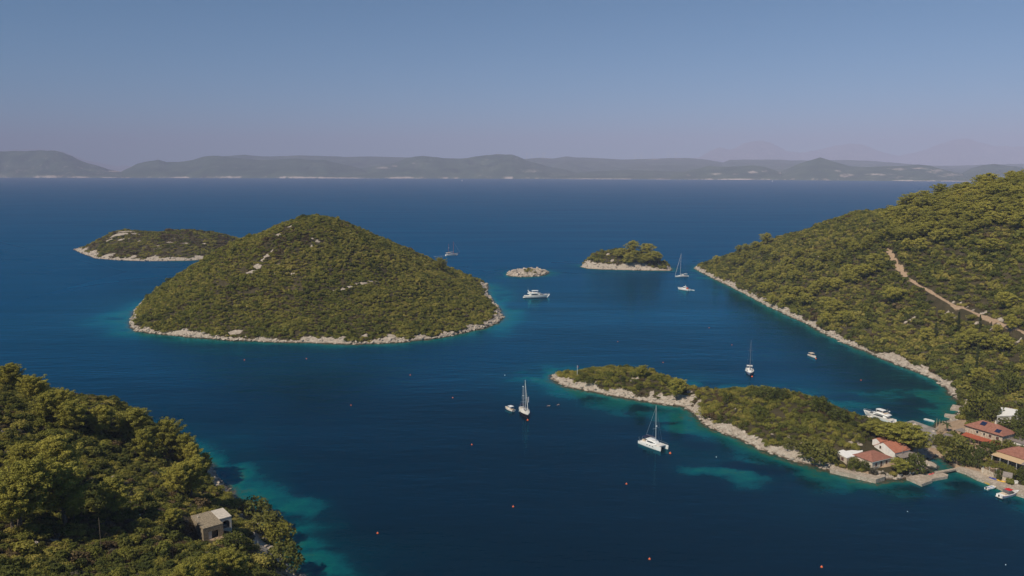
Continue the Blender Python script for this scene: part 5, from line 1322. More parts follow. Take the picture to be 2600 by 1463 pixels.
def speedboat():
    e, L = boat_root("speedboat", (2533, 1265), (2592, 1253), "white speedboat with a red canopy at the bottom right quay", "motorboat", L=9.6)
    V, m, n = make_hull(e, L, 2.9, 1.1, 1.45, M_WHITE, M_WHITE, tr=.86, full=.4, sharp=.8, rake=.1)
    stripe = []
    for s in (1, -1):
        stripe.append(tube([(V[i * m][0], s * (V[i * m + 1][1] * .5 + V[i * m][1] * .5 + .03), V[i * m][2] * .72) for i in range(n)], [.09] * n, 4))
    part("side_stripe", join(stripe), paint("plum_stripe", (.16, .03, .10), .4), e)
    part("cockpit", box(-3.4, .4, -1.0, 1.0, .98, 1.12), M_CREAM, e)
    part("windscreen", house_block([.0, .6, 1.5], [1.15] * 3, [1.85, 1.8, 1.3], [2.2, 2.1, 1.5], .85), M_GLASS, e)
    part("side_curtain", house_block([-1.9, -.2], [1.15] * 2, [2.35] * 2, [2.3, 2.3], .95), paint("smoked_vinyl", (.13, .13, .14), .3), e)
    bimini(e, -1.6, .5, 2.0, 2.4, M_RED, 1.1)
    part("seat", box(-3.2, -2.4, -.9, .9, 1.1, 1.5), M_CREAM, e)
    part("sunpad", house_block([1.6, 2.6, 3.2], [1.25] * 3, [1.42, 1.45, 1.42], [1.4, 1.1, .6]), M_OFFWHITE, e)
    part("swim_platform", house_block([-5.4, -5.1, -4.6], [.3] * 3, [.42] * 3, [2.1, 2.3, 2.4], .98), M_OFFWHITE, e)
    outboard(e, -4.9, .6)
speedboat()
# two sails near the far coast
for (sx, sy, lab) in ((1173, 460, "tiny white sail far out below the rock capped hill"), (1961, 461.5, "tiny white sail far out on the right")):
    x, y = gs(sx, sy)
    e = bpy.data.objects.new("sailboat", None); COL.objects.link(e); e.location = (x, y, 0); e.rotation_euler = (0, 0, .4)
    tag(e, lab, "sailboat")
    V, Fq, m, n = hull_parts(14, 4, 1.2, 1.6); part("hull", (V, Fq), M_WHITE, e)
    part("mast", bar((1, 0, 1), (1, 0, 18), .2), M_ALU, e)
    part("mainsail", loft([[(.9, -.05, 2.5), (-5.5, -.05, 2.6), (.9, -.05, 17.5)], [(.9, .05, 2.5), (-5.5, .05, 2.6), (.9, .05, 17.5)]]), M_WHITE, e)
    part("jib", loft([[(6.6, -.05, 1.8), (1.4, -.05, 2.4), (1.2, -.05, 15.5)], [(6.6, .05, 1.8), (1.4, .05, 2.4), (1.2, .05, 15.5)]]), M_WHITE, e)
# buoys
def buoy_mesh():
    V, Fq = [], []; prof = [(0.02, -.30), (.28, -.24), (.42, 0), (.40, .22), (.27, .42), (.10, .52), (.06, .62), (0.01, .64)]
    for r, z in prof:
        for k in range(10): a = 6.28318 * k / 10; V.append((r * math.cos(a), r * math.sin(a), z))
    for i in range(len(prof) - 1):
        for k in range(10): a = i * 10 + k; b = i * 10 + (k + 1) % 10; Fq.append((a, b, b + 10, a + 10))
    return V, Fq
BV, BF = buoy_mesh()
BM = {}
for nm, mt in (("o", M_ORANGE), ("w", M_WHITE)):
    o = mesh_obj("b", BV, BF, mt, smooth=True, link=False); BM[nm] = o.data
RV, RF = join([tube([(.09 * math.cos(a), 0, .68 + .09 * math.sin(a)) for a in (0, 1.05, 2.1, 3.14, 4.2, 5.24, 6.28)], [.02] * 7, 4)])
RING = mesh_obj("mooring_eye", RV, RF, M_ALU, link=False).data
for (px, py, k, s, lab) in [(615, 906, 'o', 1.1, "orange buoy off the big cone island's front shore, left of two"), (771, 903, 'o', 1.1, "orange buoy off the big cone island's front shore, right of two"), (1032, 944, 'o', 1.0, "orange buoy in open water between the cone island and the spit"),
        (1139, 1001, 'o', 1.0, "orange buoy left of the small motorboat and the ketch"), (883, 1020, 'o', 1.0, "lone orange buoy in the dark water right of the near slope"), (1187, 1119, 'o', 1.0, "orange buoy below and left of the dark ketch"),
        (950, 1342, 'o', 1.1, "pale orange buoy nearest the turquoise patch on the left"), (1291, 1275, 'o', 1.1, "orange buoy in the middle of the dark near water"), (1576, 1218, 'o', 1.1, "orange buoy below the catamaran"), (1634, 1407, 'o', 1.1, "orange buoy at the bottom edge, nearer the middle"),
        (2067, 1427, 'o', 1.15, "orange buoy at the bottom edge on the right"), (1668, 912, 'o', .9, "small pink orange buoy just behind the spit's lone pine"), (1554, 860, 'o', .9, "small buoy in the middle of the inner bay"), (1784, 825, 'o', .9, "small red buoy nearest the hillside grove's shore"),
        (1841, 868, 'o', .9, "small buoy up and left of the bow on sloop"), (2166, 957, 'o', 1.0, "pink buoy at the entrance of the cove"), (1270, 944, 'w', .7, "white buoy left of the spit's tip"), (1802, 1150, 'w', .6, "white buoy over the turquoise bottom right of the catamaran"),
        (1686, 1141, 'o', 1.5, "orange mooring buoy at the catamaran's bow"), (1327.5, 1057.5, 'o', 1.4, "orange mooring buoy under the dark ketch's bowsprit"), (1892, 948, 'o', 1.4, "pale orange mooring buoy at the bow on sloop"), (2052.5, 903, 'o', 1.3, "red mooring buoy under the cuddy boat's bow"), (2283, 1287, 'w', .45, "white float in the dark water below the stone dock"), (2530, 1421, 'w', .45, "white float in the bottom right corner")]:
    x, y = g(px, py)
    o = bpy.data.objects.new("buoy", None); COL.objects.link(o); o.location = (x, y, 0); o.scale = (s * .72,) * 3; tag(o, lab, "buoy", "mooring buoys in the bay")
    f = bpy.data.objects.new("float", BM[k]); COL.objects.link(f); f.parent = o
    r_ = bpy.data.objects.new("mooring_eye", RING); COL.objects.link(r_); r_.parent = o
# two swimmers off the spit
def swimmer(px, py, lab, ang):
    x, y = g(px, py)
    V = [(0, 0, 0), (.32, 0, .02), (.62, 0, .05), (.80, 0, .10), (.95, 0, .14), (.62, .2, .05), (.95, .38, .0), (1.3, .42, .03), (.62, -.2, .05), (.55, -.52, -.03), (.75, -.75, -.02), (-.35, .1, -.05), (-.75, .13, -.08), (-.35, -.1, -.05), (-.75, -.13, -.04), (1.06, 0, .16)]
    E = [(0, 1), (1, 2), (2, 3), (3, 4), (2, 5), (5, 6), (6, 7), (2, 8), (8, 9), (9, 10), (0, 11), (11, 12), (0, 13), (13, 14), (4, 15)]
    rad = [.15, .15, .17, .07, .11, .08, .055, .04, .08, .055, .04, .09, .055, .09, .055, .10]
    me = bpy.data.meshes.new("person"); me.from_pydata(V, E, []); me.materials.append(M_SKIN)
    o = bpy.data.objects.new("person", me); COL.objects.link(o); o.location = (x, y, 0.03); o.rotation_euler = (0, 0, ang)
    o.modifiers.new("skin", 'SKIN'); sb = o.modifiers.new("sub", 'SUBSURF'); sb.levels = sb.render_levels = 1
    for i, v in enumerate(me.skin_vertices[0].data): v.radius = (rad[i], rad[i]); v.use_root = (i == 0)
    tag(o, lab, "person")
    h = mesh_obj("hair", *join([tube([(.93, 0, .17), (1.0, 0, .23), (1.1, 0, .24), (1.15, 0, .2)], [.06, .1, .1, .05], 8)]), M_BLACK, o)
swimmer(1379, 1021, "swimmer stretched out in the water, left of the pair between ketch and spit", .2)
swimmer(1403, 1018.5, "swimmer nearer the spit, right of the pair", .9)
# wake of the gulet
V_, F_ = [], []
for i in range(24):
    t = i / 23; x, y = gs(1134 - 33 * t, 650 + 1.3 * t)
    w = .8 + 2.0 * t * (1 - .6 * t)
    V_ += [(x, y - w, .05), (x, y - w * .3, .16), (x, y + w * .3, .16), (x, y + w, .05)]
    if i: F_ += [((i - 1) * 4 + k, i * 4 + k, i * 4 + k + 1, (i - 1) * 4 + k + 1) for k in range(3)]
def foam_mat():
    m, nt, p = new_mat("foam"); p.inputs["Base Color"].default_value = (.7, .72, .74, 1); p.inputs["Roughness"].default_value = .9
    n = noise(nt, .5, 4, .7, worldpos(nt)); nt.links.new(ramp(nt, n, [(.45, (0, 0, 0)), (.62, (.8, .8, .8))]), p.inputs["Alpha"]); return m
tag(mesh_obj("wake", V_, F_, foam_mat()), "white foam trailing behind the gulet", "wake", kind="stuff")

# ------------------------------------------------------------------ village
def stone_mat(name, cols, scale=2.2):
    m, nt, p = new_mat(name)
    tc = nt.nodes.new("ShaderNodeTexCoord")
    vo = nt.nodes.new("ShaderNodeTexVoronoi"); vo.inputs["Scale"].default_value = scale; nt.links.new(tc.outputs["Object"], vo.inputs["Vector"])
    ve = nt.nodes.new("ShaderNodeTexVoronoi"); ve.feature = 'DISTANCE_TO_EDGE'; ve.inputs["Scale"].default_value = scale; nt.links.new(tc.outputs["Object"], ve.inputs["Vector"])
    sp = nt.nodes.new("ShaderNodeSeparateColor"); nt.links.new(vo.outputs["Color"], sp.inputs[0])
    c = ramp(nt, sp.outputs[0], [(0.1, cols[0]), (0.5, cols[1]), (0.9, cols[2])])
    c = mixc(nt, ramp(nt, ve.outputs["Distance"], [(0.02, (1, 1, 1)), (0.06, (0, 0, 0))]), c, cols[3])
    c = mixc(nt, math_(nt, 'MULTIPLY', noise(nt, 0.7, 4, 0.6), 0.35), c, cols[0])
    nt.links.new(c, p.inputs["Base Color"]); p.inputs["Roughness"].default_value = 0.9; p.inputs["Specular IOR Level"].default_value = 0.15
    bump(nt, ve.outputs["Distance"], 0.5, 0.08, p)
    return m
M_STONE = stone_mat("stone_wall", [(0.34, 0.26, 0.185), (0.50, 0.40, 0.30), (0.62, 0.53, 0.42), (0.50, 0.43, 0.35)])
M_PLASTER = paint("pale_plaster", (0.64, 0.55, 0.45), 0.85, 0.15, wear=0.12, scale=1.2)
M_WALLWHITE = paint("white_plaster", (0.72, 0.68, 0.63), 0.85, 0.15, wear=0.08, scale=1.0)
M_QUAY = stone_mat("quay_stone", [(0.33, 0.27, 0.21), (0.42, 0.35, 0.28), (0.52, 0.44, 0.36), (0.25, 0.20, 0.16)], 1.3)
M_CONC = paint("old_concrete", (0.32, 0.285, 0.245), 0.9, 0.15, wear=0.25, scale=0.8)
M_PIER = paint("pier_concrete", (0.30, 0.27, 0.24), 0.9, 0.15, wear=0.22, scale=0.35)
M_SHUT = paint("brown_shutters", (0.115, 0.055, 0.042), 0.7, 0.2)
M_PANEL = paint("solar_glass", (0.012, 0.022, 0.06), 0.15, 0.6)
M_AWN = paint("tan_canvas", (0.52, 0.37, 0.22), 0.85, 0.15)
M_GREYROOF = paint("grey_reed", (0.26, 0.22, 0.20), 0.95, 0.1, wear=0.2, scale=2)
M_WOOD = paint("weathered_wood", (0.30, 0.23, 0.17), 0.85, 0.15, wear=0.2)
M_WHITEROOF = paint("white_roof", (0.80, 0.78, 0.75), 0.7, 0.2, wear=0.05, scale=.8)
M_BLUEDOOR = paint("pale_blue_door", (0.42, 0.50, 0.60), 0.6)
def tile_mat(name, a, b, c_):
    m, nt, p = new_mat(name)
    n = noise(nt, 1.1, 5, 0.7); n2 = noise(nt, 6.0, 2, 0.6)
    c = ramp(nt, math_(nt, 'ADD', math_(nt, 'MULTIPLY', n, .6), math_(nt, 'MULTIPLY', n2, .4)), [(0.30, a), (0.5, b), (0.72, c_)])
    nt.links.new(c, p.inputs["Base Color"]); p.inputs["Roughness"].default_value = 0.85; p.inputs["Specular IOR Level"].default_value = 0.2
    w = nt.nodes.new("ShaderNodeTexWave"); w.inputs["Scale"].default_value = 1.6; w.bands_direction = 'Y'
    tc = nt.nodes.new("ShaderNodeTexCoord"); nt.links.new(tc.outputs["Object"], w.inputs["Vector"])
    bump(nt, w.outputs["Fac"], 0.4, 0.1, p)
    return m
M_TILE = tile_mat("red_tiles", (0.17, 0.080, 0.060), (0.29, 0.125, 0.088), (0.40, 0.20, 0.15))
M_TILE2 = tile_mat("orange_tiles", (0.30, 0.115, 0.075), (0.42, 0.16, 0.10), (0.50, 0.23, 0.16))
M_TILE3 = tile_mat("bright_awning_tiles", (0.26, 0.07, 0.04), (0.34, 0.09, 0.05), (0.42, 0.13, 0.075))
VA = R(27.0); VU = np.array([math.cos(VA), math.sin(VA)]); VV = np.array([-math.sin(VA), math.cos(VA)])
def thing(name, label, cat, loc, rz=0.0, group=None):
    e = bpy.data.objects.new(name, None); COL.objects.link(e); e.location = loc; e.rotation_euler = (0, 0, rz)
    return tag(e, label, cat, group)
def hip_roof(x0, x1, y0, y1, ze, zr, axis='x', over=0.35, hip=0.5, th=0.14):
    x0 -= over; x1 += over; y0 -= over; y1 += over
    if axis == 'x':
        h = (y1 - y0) * hip; a = (x0 + h, (y0 + y1) / 2, zr); b = (x1 - h, (y0 + y1) / 2, zr)
    else:
        h = (x1 - x0) * hip; a = ((x0 + x1) / 2, y0 + h, zr); b = ((x0 + x1) / 2, y1 - h, zr)
    V = [(x0, y0, ze), (x1, y0, ze), (x1, y1, ze), (x0, y1, ze), a, b] + [(x0, y0, ze - th), (x1, y0, ze - th), (x1, y1, ze - th), (x0, y1, ze - th)]
    if axis == 'x': Fq = [(0, 1, 5, 4), (1, 2, 5), (2, 3, 4, 5), (3, 0, 4)]
    else: Fq = [(0, 1, 4), (1, 2, 5, 4), (2, 3, 5), (3, 0, 4, 5)]
    return V, Fq + [(6, 7, 1, 0), (7, 8, 2, 1), (8, 9, 3, 2), (9, 6, 0, 3), (9, 8, 7, 6)]
def gable_roof(x0, x1, y0, y1, ze, zr, yr=None, over=0.3, th=0.16):
    yr = (y0 + y1) / 2 if yr is None else yr
    s0 = (zr - ze) / (yr - y0); s1 = (zr - ze) / (y1 - yr)
    P = [(y0 - over, ze - over * s0), (yr, zr), (y1 + over, ze - over * s1)]
    V = [(x, y, z + dz) for x in (x0 - over * .5, x1 + over * .5) for dz in (0, th) for (y, z) in P]
    return V, [(3, 9, 10, 4), (4, 10, 11, 5), (0, 1, 7, 6), (1, 2, 8, 7), (0, 6, 9, 3), (2, 5, 11, 8), (0, 3, 4, 1), (1, 4, 5, 2), (6, 7, 10, 9), (7, 8, 11, 10)]
def gable_wall(x0, x1, y0, y1, z0, ze, zr, yr):
    V = [(x, y, z) for x in (x0, x1) for (y, z) in ((y0, z0), (y1, z0), (y1, ze), (yr, zr), (y0, ze))]
    return V, [(0, 4, 3, 2, 1), (5, 6, 7, 8, 9), (0, 1, 6, 5), (1, 2, 7, 6), (2, 3, 8, 7), (3, 4, 9, 8), (4, 0, 5, 9)]
def opening(name, e, face, c, z0, z1, w, pane=None, wall=0.0, frame=True):
    """window or door on a wall face: 'y-' looks along -y at y = wall, 'x-' along -x at x = wall"""
    pane = pane or M_SHUT
    def bx(a0, a1, d0, d1, zz0, zz1):
        return box(a0, a1, wall - d1, wall - d0, zz0, zz1) if face == 'y-' else box(wall - d1, wall - d0, a0, a1, zz0, zz1)
    o = part(name, bx(c - w / 2, c + w / 2, -.12, .05, z0, z1), pane, e)
    if frame:
        fr = [bx(c - w / 2 - .14, c - w / 2 - .003, -.05, .08, z0, z1 + .16), bx(c + w / 2 + .003, c + w / 2 + .14, -.05, .08, z0, z1 + .16), bx(c - w / 2, c + w / 2, -.05, .08, z1 + .003, z1 + .16)]
        part("frame", join(fr), M_PLASTER, o)
        if name == "window": part("sill", bx(c - w / 2 - .2, c + w / 2 + .2, -.05, .16, z0 - .14, z0 - .003), M_PLASTER, o)
        else: part("handle", bx(c + w * .3, c + w * .36, .05, .12, z0 + .95, z0 + 1.1), M_BLACK, o)
    return o
def prism(pts, z0, z1):
    from mathutils.geometry import tessellate_polygon
    a = sum(pts[i][0] * pts[(i + 1) % len(pts)][1] - pts[(i + 1) % len(pts)][0] * pts[i][1] for i in range(len(pts)))
    if a < 0: pts = pts[::-1]
    n = len(pts); V = [(x, y, z1) for x, y in pts] + [(x, y, z0) for x, y in pts]
    T = tessellate_polygon([[Vector((x, y, 0)) for x, y in pts]])
    Fq = []
    for t in T:
        (ax, ay), (bx_, by), (cx, cy) = [pts[i] for i in t]
        if (bx_ - ax) * (cy - ay) - (by - ay) * (cx - ax) < 0: t = (t[0], t[2], t[1])
        Fq.append(tuple(t)); Fq.append((t[2] + n, t[1] + n, t[0] + n))
    for i in range(n):
        j = (i + 1) % n; Fq.append((i, i + n, j + n, j))
    return V, Fq
def loc_(p, u, v): return (p[0] + VU[0] * u + VV[0] * v, p[1] + VU[1] * u + VV[1] * v)
def keep(p, u0, u1, v0, v1, pad=1.2):
    u = u0
    while u <= u1 + .01:
        v = v0
        while v <= v1 + .01:
            q = loc_(p, u, v); KEEP_OUT.append((q[0], q[1], pad + 1.0)); v += 1.8
        u += 1.8
# front house with the hipped roof
PB = (131.2, 277.6)
e = thing("house", "low stone house with a hipped red tile roof at the end of the spit", "house", (*PB, 2.0), VA)
part("wall", box(0, 10.2, 0, 8.1, -1.6, 2.9), M_PLASTER, e)
part("roof", hip_roof(0, 10.2, 0, 8.1, 3.0, 5.0), M_TILE, e)
part("gutter", join([box(-.45, 10.65, -.47, -.37, 2.74, 2.86)]), M_OFFWHITE, e)
opening("window", e, 'y-', 2.2, .7, 2.1, 1.1); opening("door", e, 'y-', 4.9, .0, 2.25, 1.0); opening("window", e, 'y-', 7.7, .7, 2.1, 1.1)
opening("window", e, 'x-', 2.0, .7, 2.1, 1.1); opening("window", e, 'x-', 6.0, .7, 2.1, 1.1)
keep(PB, -1, 10.5, -2.5, 8.5)
# white gabled house
PC = (142.4, 283.9)
e = thing("house", "white gabled house with an orange tile roof behind the low stone house", "house", (*PC, 2.5), VA)
part("wall", gable_wall(0, 8.4, 0, 9.0, -2, 3.5, 5.9, 5.2), M_WALLWHITE, e)
part("roof", gable_roof(0, 8.4, 0, 9.0, 3.5, 5.9, 5.2), M_TILE2, e)
o = part("wing", gable_wall(.6, 5.0, 7.2, 10.4, -2, 5.4, 6.2, 8.8), M_WALLWHITE, e); part("roof", gable_roof(.6, 5.0, 7.2, 10.4, 5.4, 6.3, 8.8, .25, .14), M_TILE2, o)
o = part("porch_roof", loft([[(.2, -2.8, 2.1), (9.2, -2.8, 2.1), (9.2, -.01, 2.7), (.2, -.01, 2.7)], [(.2, -2.8, 2.22), (9.2, -2.8, 2.22), (9.2, -.01, 2.82), (.2, -.01, 2.82)]]), M_GREYROOF, e)
part("porch_post", join([bar((x, -2.5, -2), (x, -2.5, 2.1), .12) for x in (.6, 3.4, 6.2, 9.0)]), M_WALLWHITE, e)
opening("window", e, 'x-', 6.3, 3.2, 4.2, .7, M_GLASS); opening("door", e, 'y-', 2.5, -.3, 1.8, 1.0, M_GLASS); opening("window", e, 'y-', 5.8, .4, 1.6, 1.2, M_GLASS)
keep(PC, -1, 9, -3, 10)
# white roofed annex
def z_4(x, y): return (2080 + x / 8.523, 1070 + y / 8.523)
rp = [gs(*z_4(*q), 4.8) for q in [(380, 650), (520, 612), (580, 640), (940, 583), (945, 650), (770, 712), (800, 742), (600, 790), (410, 690)]]
e = thing("annex", "stone annex with a flat bright white roof beside the hipped house", "house", (0, 0, 0))
part("wall", prism([(p[0] * .985 + .015 * rp[6][0], p[1] * .985 + .015 * rp[6][1]) for p in rp], -.5, 4.6), M_STONE, e)
part("roof", prism(rp, 4.605, 4.85), M_WHITEROOF, e)
a_, b_ = np.array(rp[8]), np.array(rp[7]); d_ = (b_ - a_) / np.linalg.norm(b_ - a_); m_ = a_ + (b_ - a_) * .52; nrm = np.array([d_[1], -d_[0]])
w_ = [tuple(m_ + d_ * s + nrm * k) for s, k in ((-.6, -.2), (.6, -.2), (.6, .12), (-.6, .12))]
o = part("window", prism(w_, 2.9, 4.2), M_SHUT, e); part("sill", prism([tuple(m_ + d_ * s + nrm * k) for s, k in ((-.75, -.1), (.75, -.1), (.75, .22), (-.75, .22))], 2.75, 2.895), M_PLASTER, o)
for p in rp: KEEP_OUT.append((p[0], p[1], 2.4))
KEEP_OUT += [(np.mean([p[0] for p in rp]), np.mean([p[1] for p in rp]), 4.0)]
e = thing("outhouse", "small white slab roofed outhouse squeezed between the annex and the gabled house", "outhouse", (0, 0, 0))
q_ = [gs(*z_4(*q), 4.6) for q in [(1000, 562), (1062, 553), (1185, 610), (1090, 622)]]
part("wall", prism(q_, .5, 4.55), M_WALLWHITE, e); part("roof", prism(q_, 4.555, 4.7), M_WHITEROOF, e)
q_ = [gs(*z_4(*q), 4.5) for q in [(950, 568), (998, 563), (1088, 622), (1045, 638)]]; part("tile_edge", prism(q_, 4.2, 4.5), M_TILE, e)
# big stone house
PD = (190.0, 296.6)
e = thing("house", "two storey stone house with solar panels on its hipped red roof", "house", (*PD, 3.0), VA)
part("wall", box(0, 8.2, 0, 15.0, -2, 5.05), M_STONE, e)
part("roof", hip_roof(0, 8.2, 0, 15.0, 5.2, 7.9, 'y', .4), M_TILE, e)
part("gutter", box(-.52, -.41, -.5, 15.5, 4.92, 5.05), M_BLACK, e)
for (y, w, z0, z1) in ((10.0, .9, 3.3, 4.3), (7.2, .7, 3.2, 4.2), (4.8, 1.2, 3.0, 4.3), (1.9, 1.2, 3.0, 4.3)): opening("window", e, 'x-', y, z0, z1, w, M_SHUT if w > 1 else M_GLASS)
def on_slope(x0, x1, y0, y1, lift=.06):
    z = lambda x: 5.2 + (x + .4) * (7.9 - 5.2) / 4.5 + lift
    return [(x0, y0, z(x0)), (x0, y1, z(x0)), (x1, y1, z(x1)), (x1, y0, z(x1)), (x0, y0, z(x0) + .1), (x0, y1, z(x0) + .1), (x1, y1, z(x1) + .1), (x1, y0, z(x1) + .1)], [(0, 1, 2, 3), (4, 7, 6, 5), (0, 4, 5, 1), (1, 5, 6, 2), (2, 6, 7, 3), (3, 7, 4, 0)]
part("solar_panel", on_slope(1.7, 3.4, 8.3, 10.4), M_PANEL, e); part("solar_panel", on_slope(.4, 1.9, 1.6, 3.6), M_PANEL, e)
o = part("chimney", box(3.9, 4.5, 5.2, 5.8, 7.0, 9.2), M_PLASTER, e); part("chimney_cap", box(3.8, 4.6, 5.1, 5.9, 9.203, 9.32), M_CONC, o)
part("awning", loft([[(-3.0, 0.2, 1.55), (-.06, 0.2, 2.25), (-.06, 14.6, 2.25), (-3.0, 14.6, 1.55)], [(-3.0, 0.2, 1.67), (-.06, 0.2, 2.37), (-.06, 14.6, 2.37), (-3.0, 14.6, 1.67)]]), M_TILE3, e)
part("awning_post", join([bar((-2.8, y, -2), (-2.8, y, 1.6), .08) for y in (.6, 4, 7.4, 10.8, 14.2)]), M_WOOD, e)
part("lean_to", join([box(-.5, 4.0, 15.05, 19.0, 2.0, 2.14)] + [bar((x, 18.7, -2), (x, 18.7, 2.0), .09) for x in (-.2, 3.6)]), M_GREYROOF, e)
keep(PD, -3, 8.5, -.5, 19)
PA = loc_(PD, 4.2, -6.4)
e = thing("annex", "flat grey roofed white annex at the right of the solar panel house", "house", (*PA, 3.0), VA)
part("wall", box(0, 7.4, 0, 6.2, -2, 3.0), M_WALLWHITE, e); part("roof", box(-.3, 7.7, -.3, 6.2, 3.003, 3.2), M_GREYROOF, e)
opening("window", e, 'y-', 2.0, .8, 2.0, 1.0, M_GLASS); opening("door", e, 'y-', 5.0, -.2, 2.0, 1.0, M_GLASS); keep(PA, 0, 7.4, -1, 6)
# house at the right edge
PE = loc_((181.9, 285.9), 0, -15.0)
e = thing("house", "red roofed house with a tan awning at the photo's right edge", "house", (*PE, 2.6), VA)
part("wall", box(0, 9.5, 0, 15.0, -2, 3.3), M_STONE, e)
part("roof", hip_roof(0, 9.5, 0, 15.0, 3.45, 6.0, 'y', .4), M_TILE, e)
part("awning", loft([[(-3.4, 4.5, 2.35), (-.06, 4.5, 3.05), (-.06, 15.4, 3.05), (-3.4, 15.4, 2.35)], [(-3.4, 4.5, 2.43), (-.06, 4.5, 3.13), (-.06, 15.4, 3.13), (-3.4, 15.4, 2.43)]]), M_AWN, e)
part("awning_panel", loft([[(-3.5, 2.4, 2.37), (-.06, 2.4, 3.07), (-.06, 4.45, 3.07), (-3.5, 4.45, 2.37)], [(-3.5, 2.4, 2.46), (-.06, 2.4, 3.16), (-.06, 4.45, 3.16), (-3.5, 4.45, 2.46)]]), M_GREYROOF, e)
part("awning_post", join([bar((-3.3, y, -2), (-3.3, y, 2.4), .07) for y in (3, 6, 9, 12, 15)]), M_WHITE, e)
for y in (5, 9, 13): opening("window", e, 'x-', y, .6, 2.0, 1.2, M_GLASS)
keep(PE, -4, 9.5, 0, 15.5)
# white roofed shed
sp_ = [gs(*q, 7.0) for q in [(2542.5, 1032.8), (2586, 1041), (2589, 1054.5), (2531, 1056.6)]]
e = thing("shed", "long shed with a flat white roof among trees below the hillside", "shed", (0, 0, 0))
part("wall", prism([(p[0] * .97 + .03 * np.mean([q[0] for q in sp_]), p[1] * .97 + .03 * np.mean([q[1] for q in sp_])) for p in sp_], 2.0, 6.8), M_WALLWHITE, e); part("roof", prism(sp_, 6.803, 7.05), M_WHITEROOF, e)
for p in sp_: KEEP_OUT.append((p[0], p[1], 3.5))
KEEP_OUT.append((np.mean([p[0] for p in sp_]), np.mean([p[1] for p in sp_]), 6))
# grey thatched pavilion
pv = [gs(*q, 4.0) for q in [(2378, 1108.4), (2401.8, 1098.5), (2426.6, 1105), (2412, 1115.6)]]
cx_, cy_ = np.mean([p[0] for p in pv]), np.mean([p[1] for p in pv])
e = thing("pavilion", "open pavilion with a low grey reed roof behind the dark tree", "pavilion", (0, 0, 0))
part("roof", ([(p[0], p[1], 3.9) for p in pv] + [(cx_, cy_, 4.8)] + [(p[0], p[1], 3.78) for p in pv], [(0, 1, 4), (1, 2, 4), (2, 3, 4), (3, 0, 4), (8, 7, 6, 5), (0, 5, 6, 1), (1, 6, 7, 2), (2, 7, 8, 3), (3, 8, 5, 0)]), M_GREYROOF, e)
part("post", join([bar((p[0] * .93 + cx_ * .07, p[1] * .93 + cy_ * .07, .5), (p[0] * .93 + cx_ * .07, p[1] * .93 + cy_ * .07, 3.85), .1) for p in pv]), M_WOOD, e)
KEEP_OUT.append((cx_, cy_, 4))
# vine pergola, garden walls, stone hut
def z_3(x, y): return (2350 + x / 8.524, 1120 + y / 8.524)
pg = [gs(*z_3(*q), 4.2) for q in [(1240, 480), (1420, 415), (1560, 425), (1750, 505), (2070, 640), (2060, 725), (1800, 690), (1540, 600), (1250, 530)]]
e = thing("pergola", "flat pergola overgrown with green vines above the quay", "pergola", (0, 0, 0))
rng_ = np.random.default_rng(77); cl_ = []
while len(cl_) < 90:
    a_ = gs(*z_3(rng_.uniform(1240, 2070), rng_.uniform(410, 730)), 4.2)
    if inpoly(a_, pg): cl_.append((a_[0], a_[1], 4.2 + rng_.uniform(-.1, .25), .7, .7, .35, 46))
V_, F_ = cards(rng_, cl_, .17, .6, .5); np_mesh("vines", V_, F_, [M_BRIGHT], smooth=False).parent = e
part("beam", join([bar((pg[i][0], pg[i][1], 4.05), (pg[(i + 1) % 9][0], pg[(i + 1) % 9][1], 4.05), .07) for i in range(9)]), M_WOOD, e)
for q in [(1390, 560), (1540, 600), (1800, 690), (2060, 725), (1250, 530)]:
    p = gs(*z_3(*q), 4.0); part("post", bar((p[0], p[1], .8), (p[0], p[1], 4.1), .11), M_OFFWHITE, e)
for p in pg: KEEP_OUT.append((p[0], p[1], 2.2))
def wall_run(name, pts, z0, z1, t, mat, label, cat="wall"):
    V, Fq = [], []
    for i in range(len(pts) - 1):
        a, b = np.array(pts[i]), np.array(pts[i + 1]); d = (b - a) / np.linalg.norm(b - a); n = np.array([-d[1], d[0]]) * t / 2
        v, f = prism([tuple(a + n), tuple(a - n), tuple(b - n), tuple(b + n)], z0, z1 - .004 * i); V, Fq = join([(V, Fq), (v, f)])
    o = mesh_obj(name, V, Fq, mat); tag(o, label, cat); return o
wall_run("stone_wall", [gs(*z_3(*q), 1.3) for q in [(1210, 665), (1330, 720), (1530, 810)]], 0, 2.9, .6, M_STONE, "rough stone garden wall under the vine pergola")
sh = gs(*z_3(1660, 870), 1.2)
e = thing("stone_hut", "small rough stone hut standing on the quay beside the pergola", "hut", (*sh, 1.2), VA - R(62))
part("wall", gable_wall(0, 2.8, 0, 2.6, -1, 2.0, 3.2, 1.3), M_STONE, e); part("roof", gable_roof(0, 2.8, 0, 2.6, 2.0, 3.2, 1.3, .12, .1), M_GREYROOF, e)
opening("door", e, 'x-', 1.3, -.2, 1.6, .8, M_SHUT)
wb = gs(*z_3(1835, 925), 1.2)
e = thing("stone_bench", "white plastered block at the right of the stone hut", "bench", (*wb, 1.2), VA - R(40)); part("base", box(0, 2.4, 0, .9, -.6, 1.0), M_WALLWHITE, e); part("top", box(-.08, 2.48, -.08, .98, 1.003, 1.1), M_OFFWHITE, e)
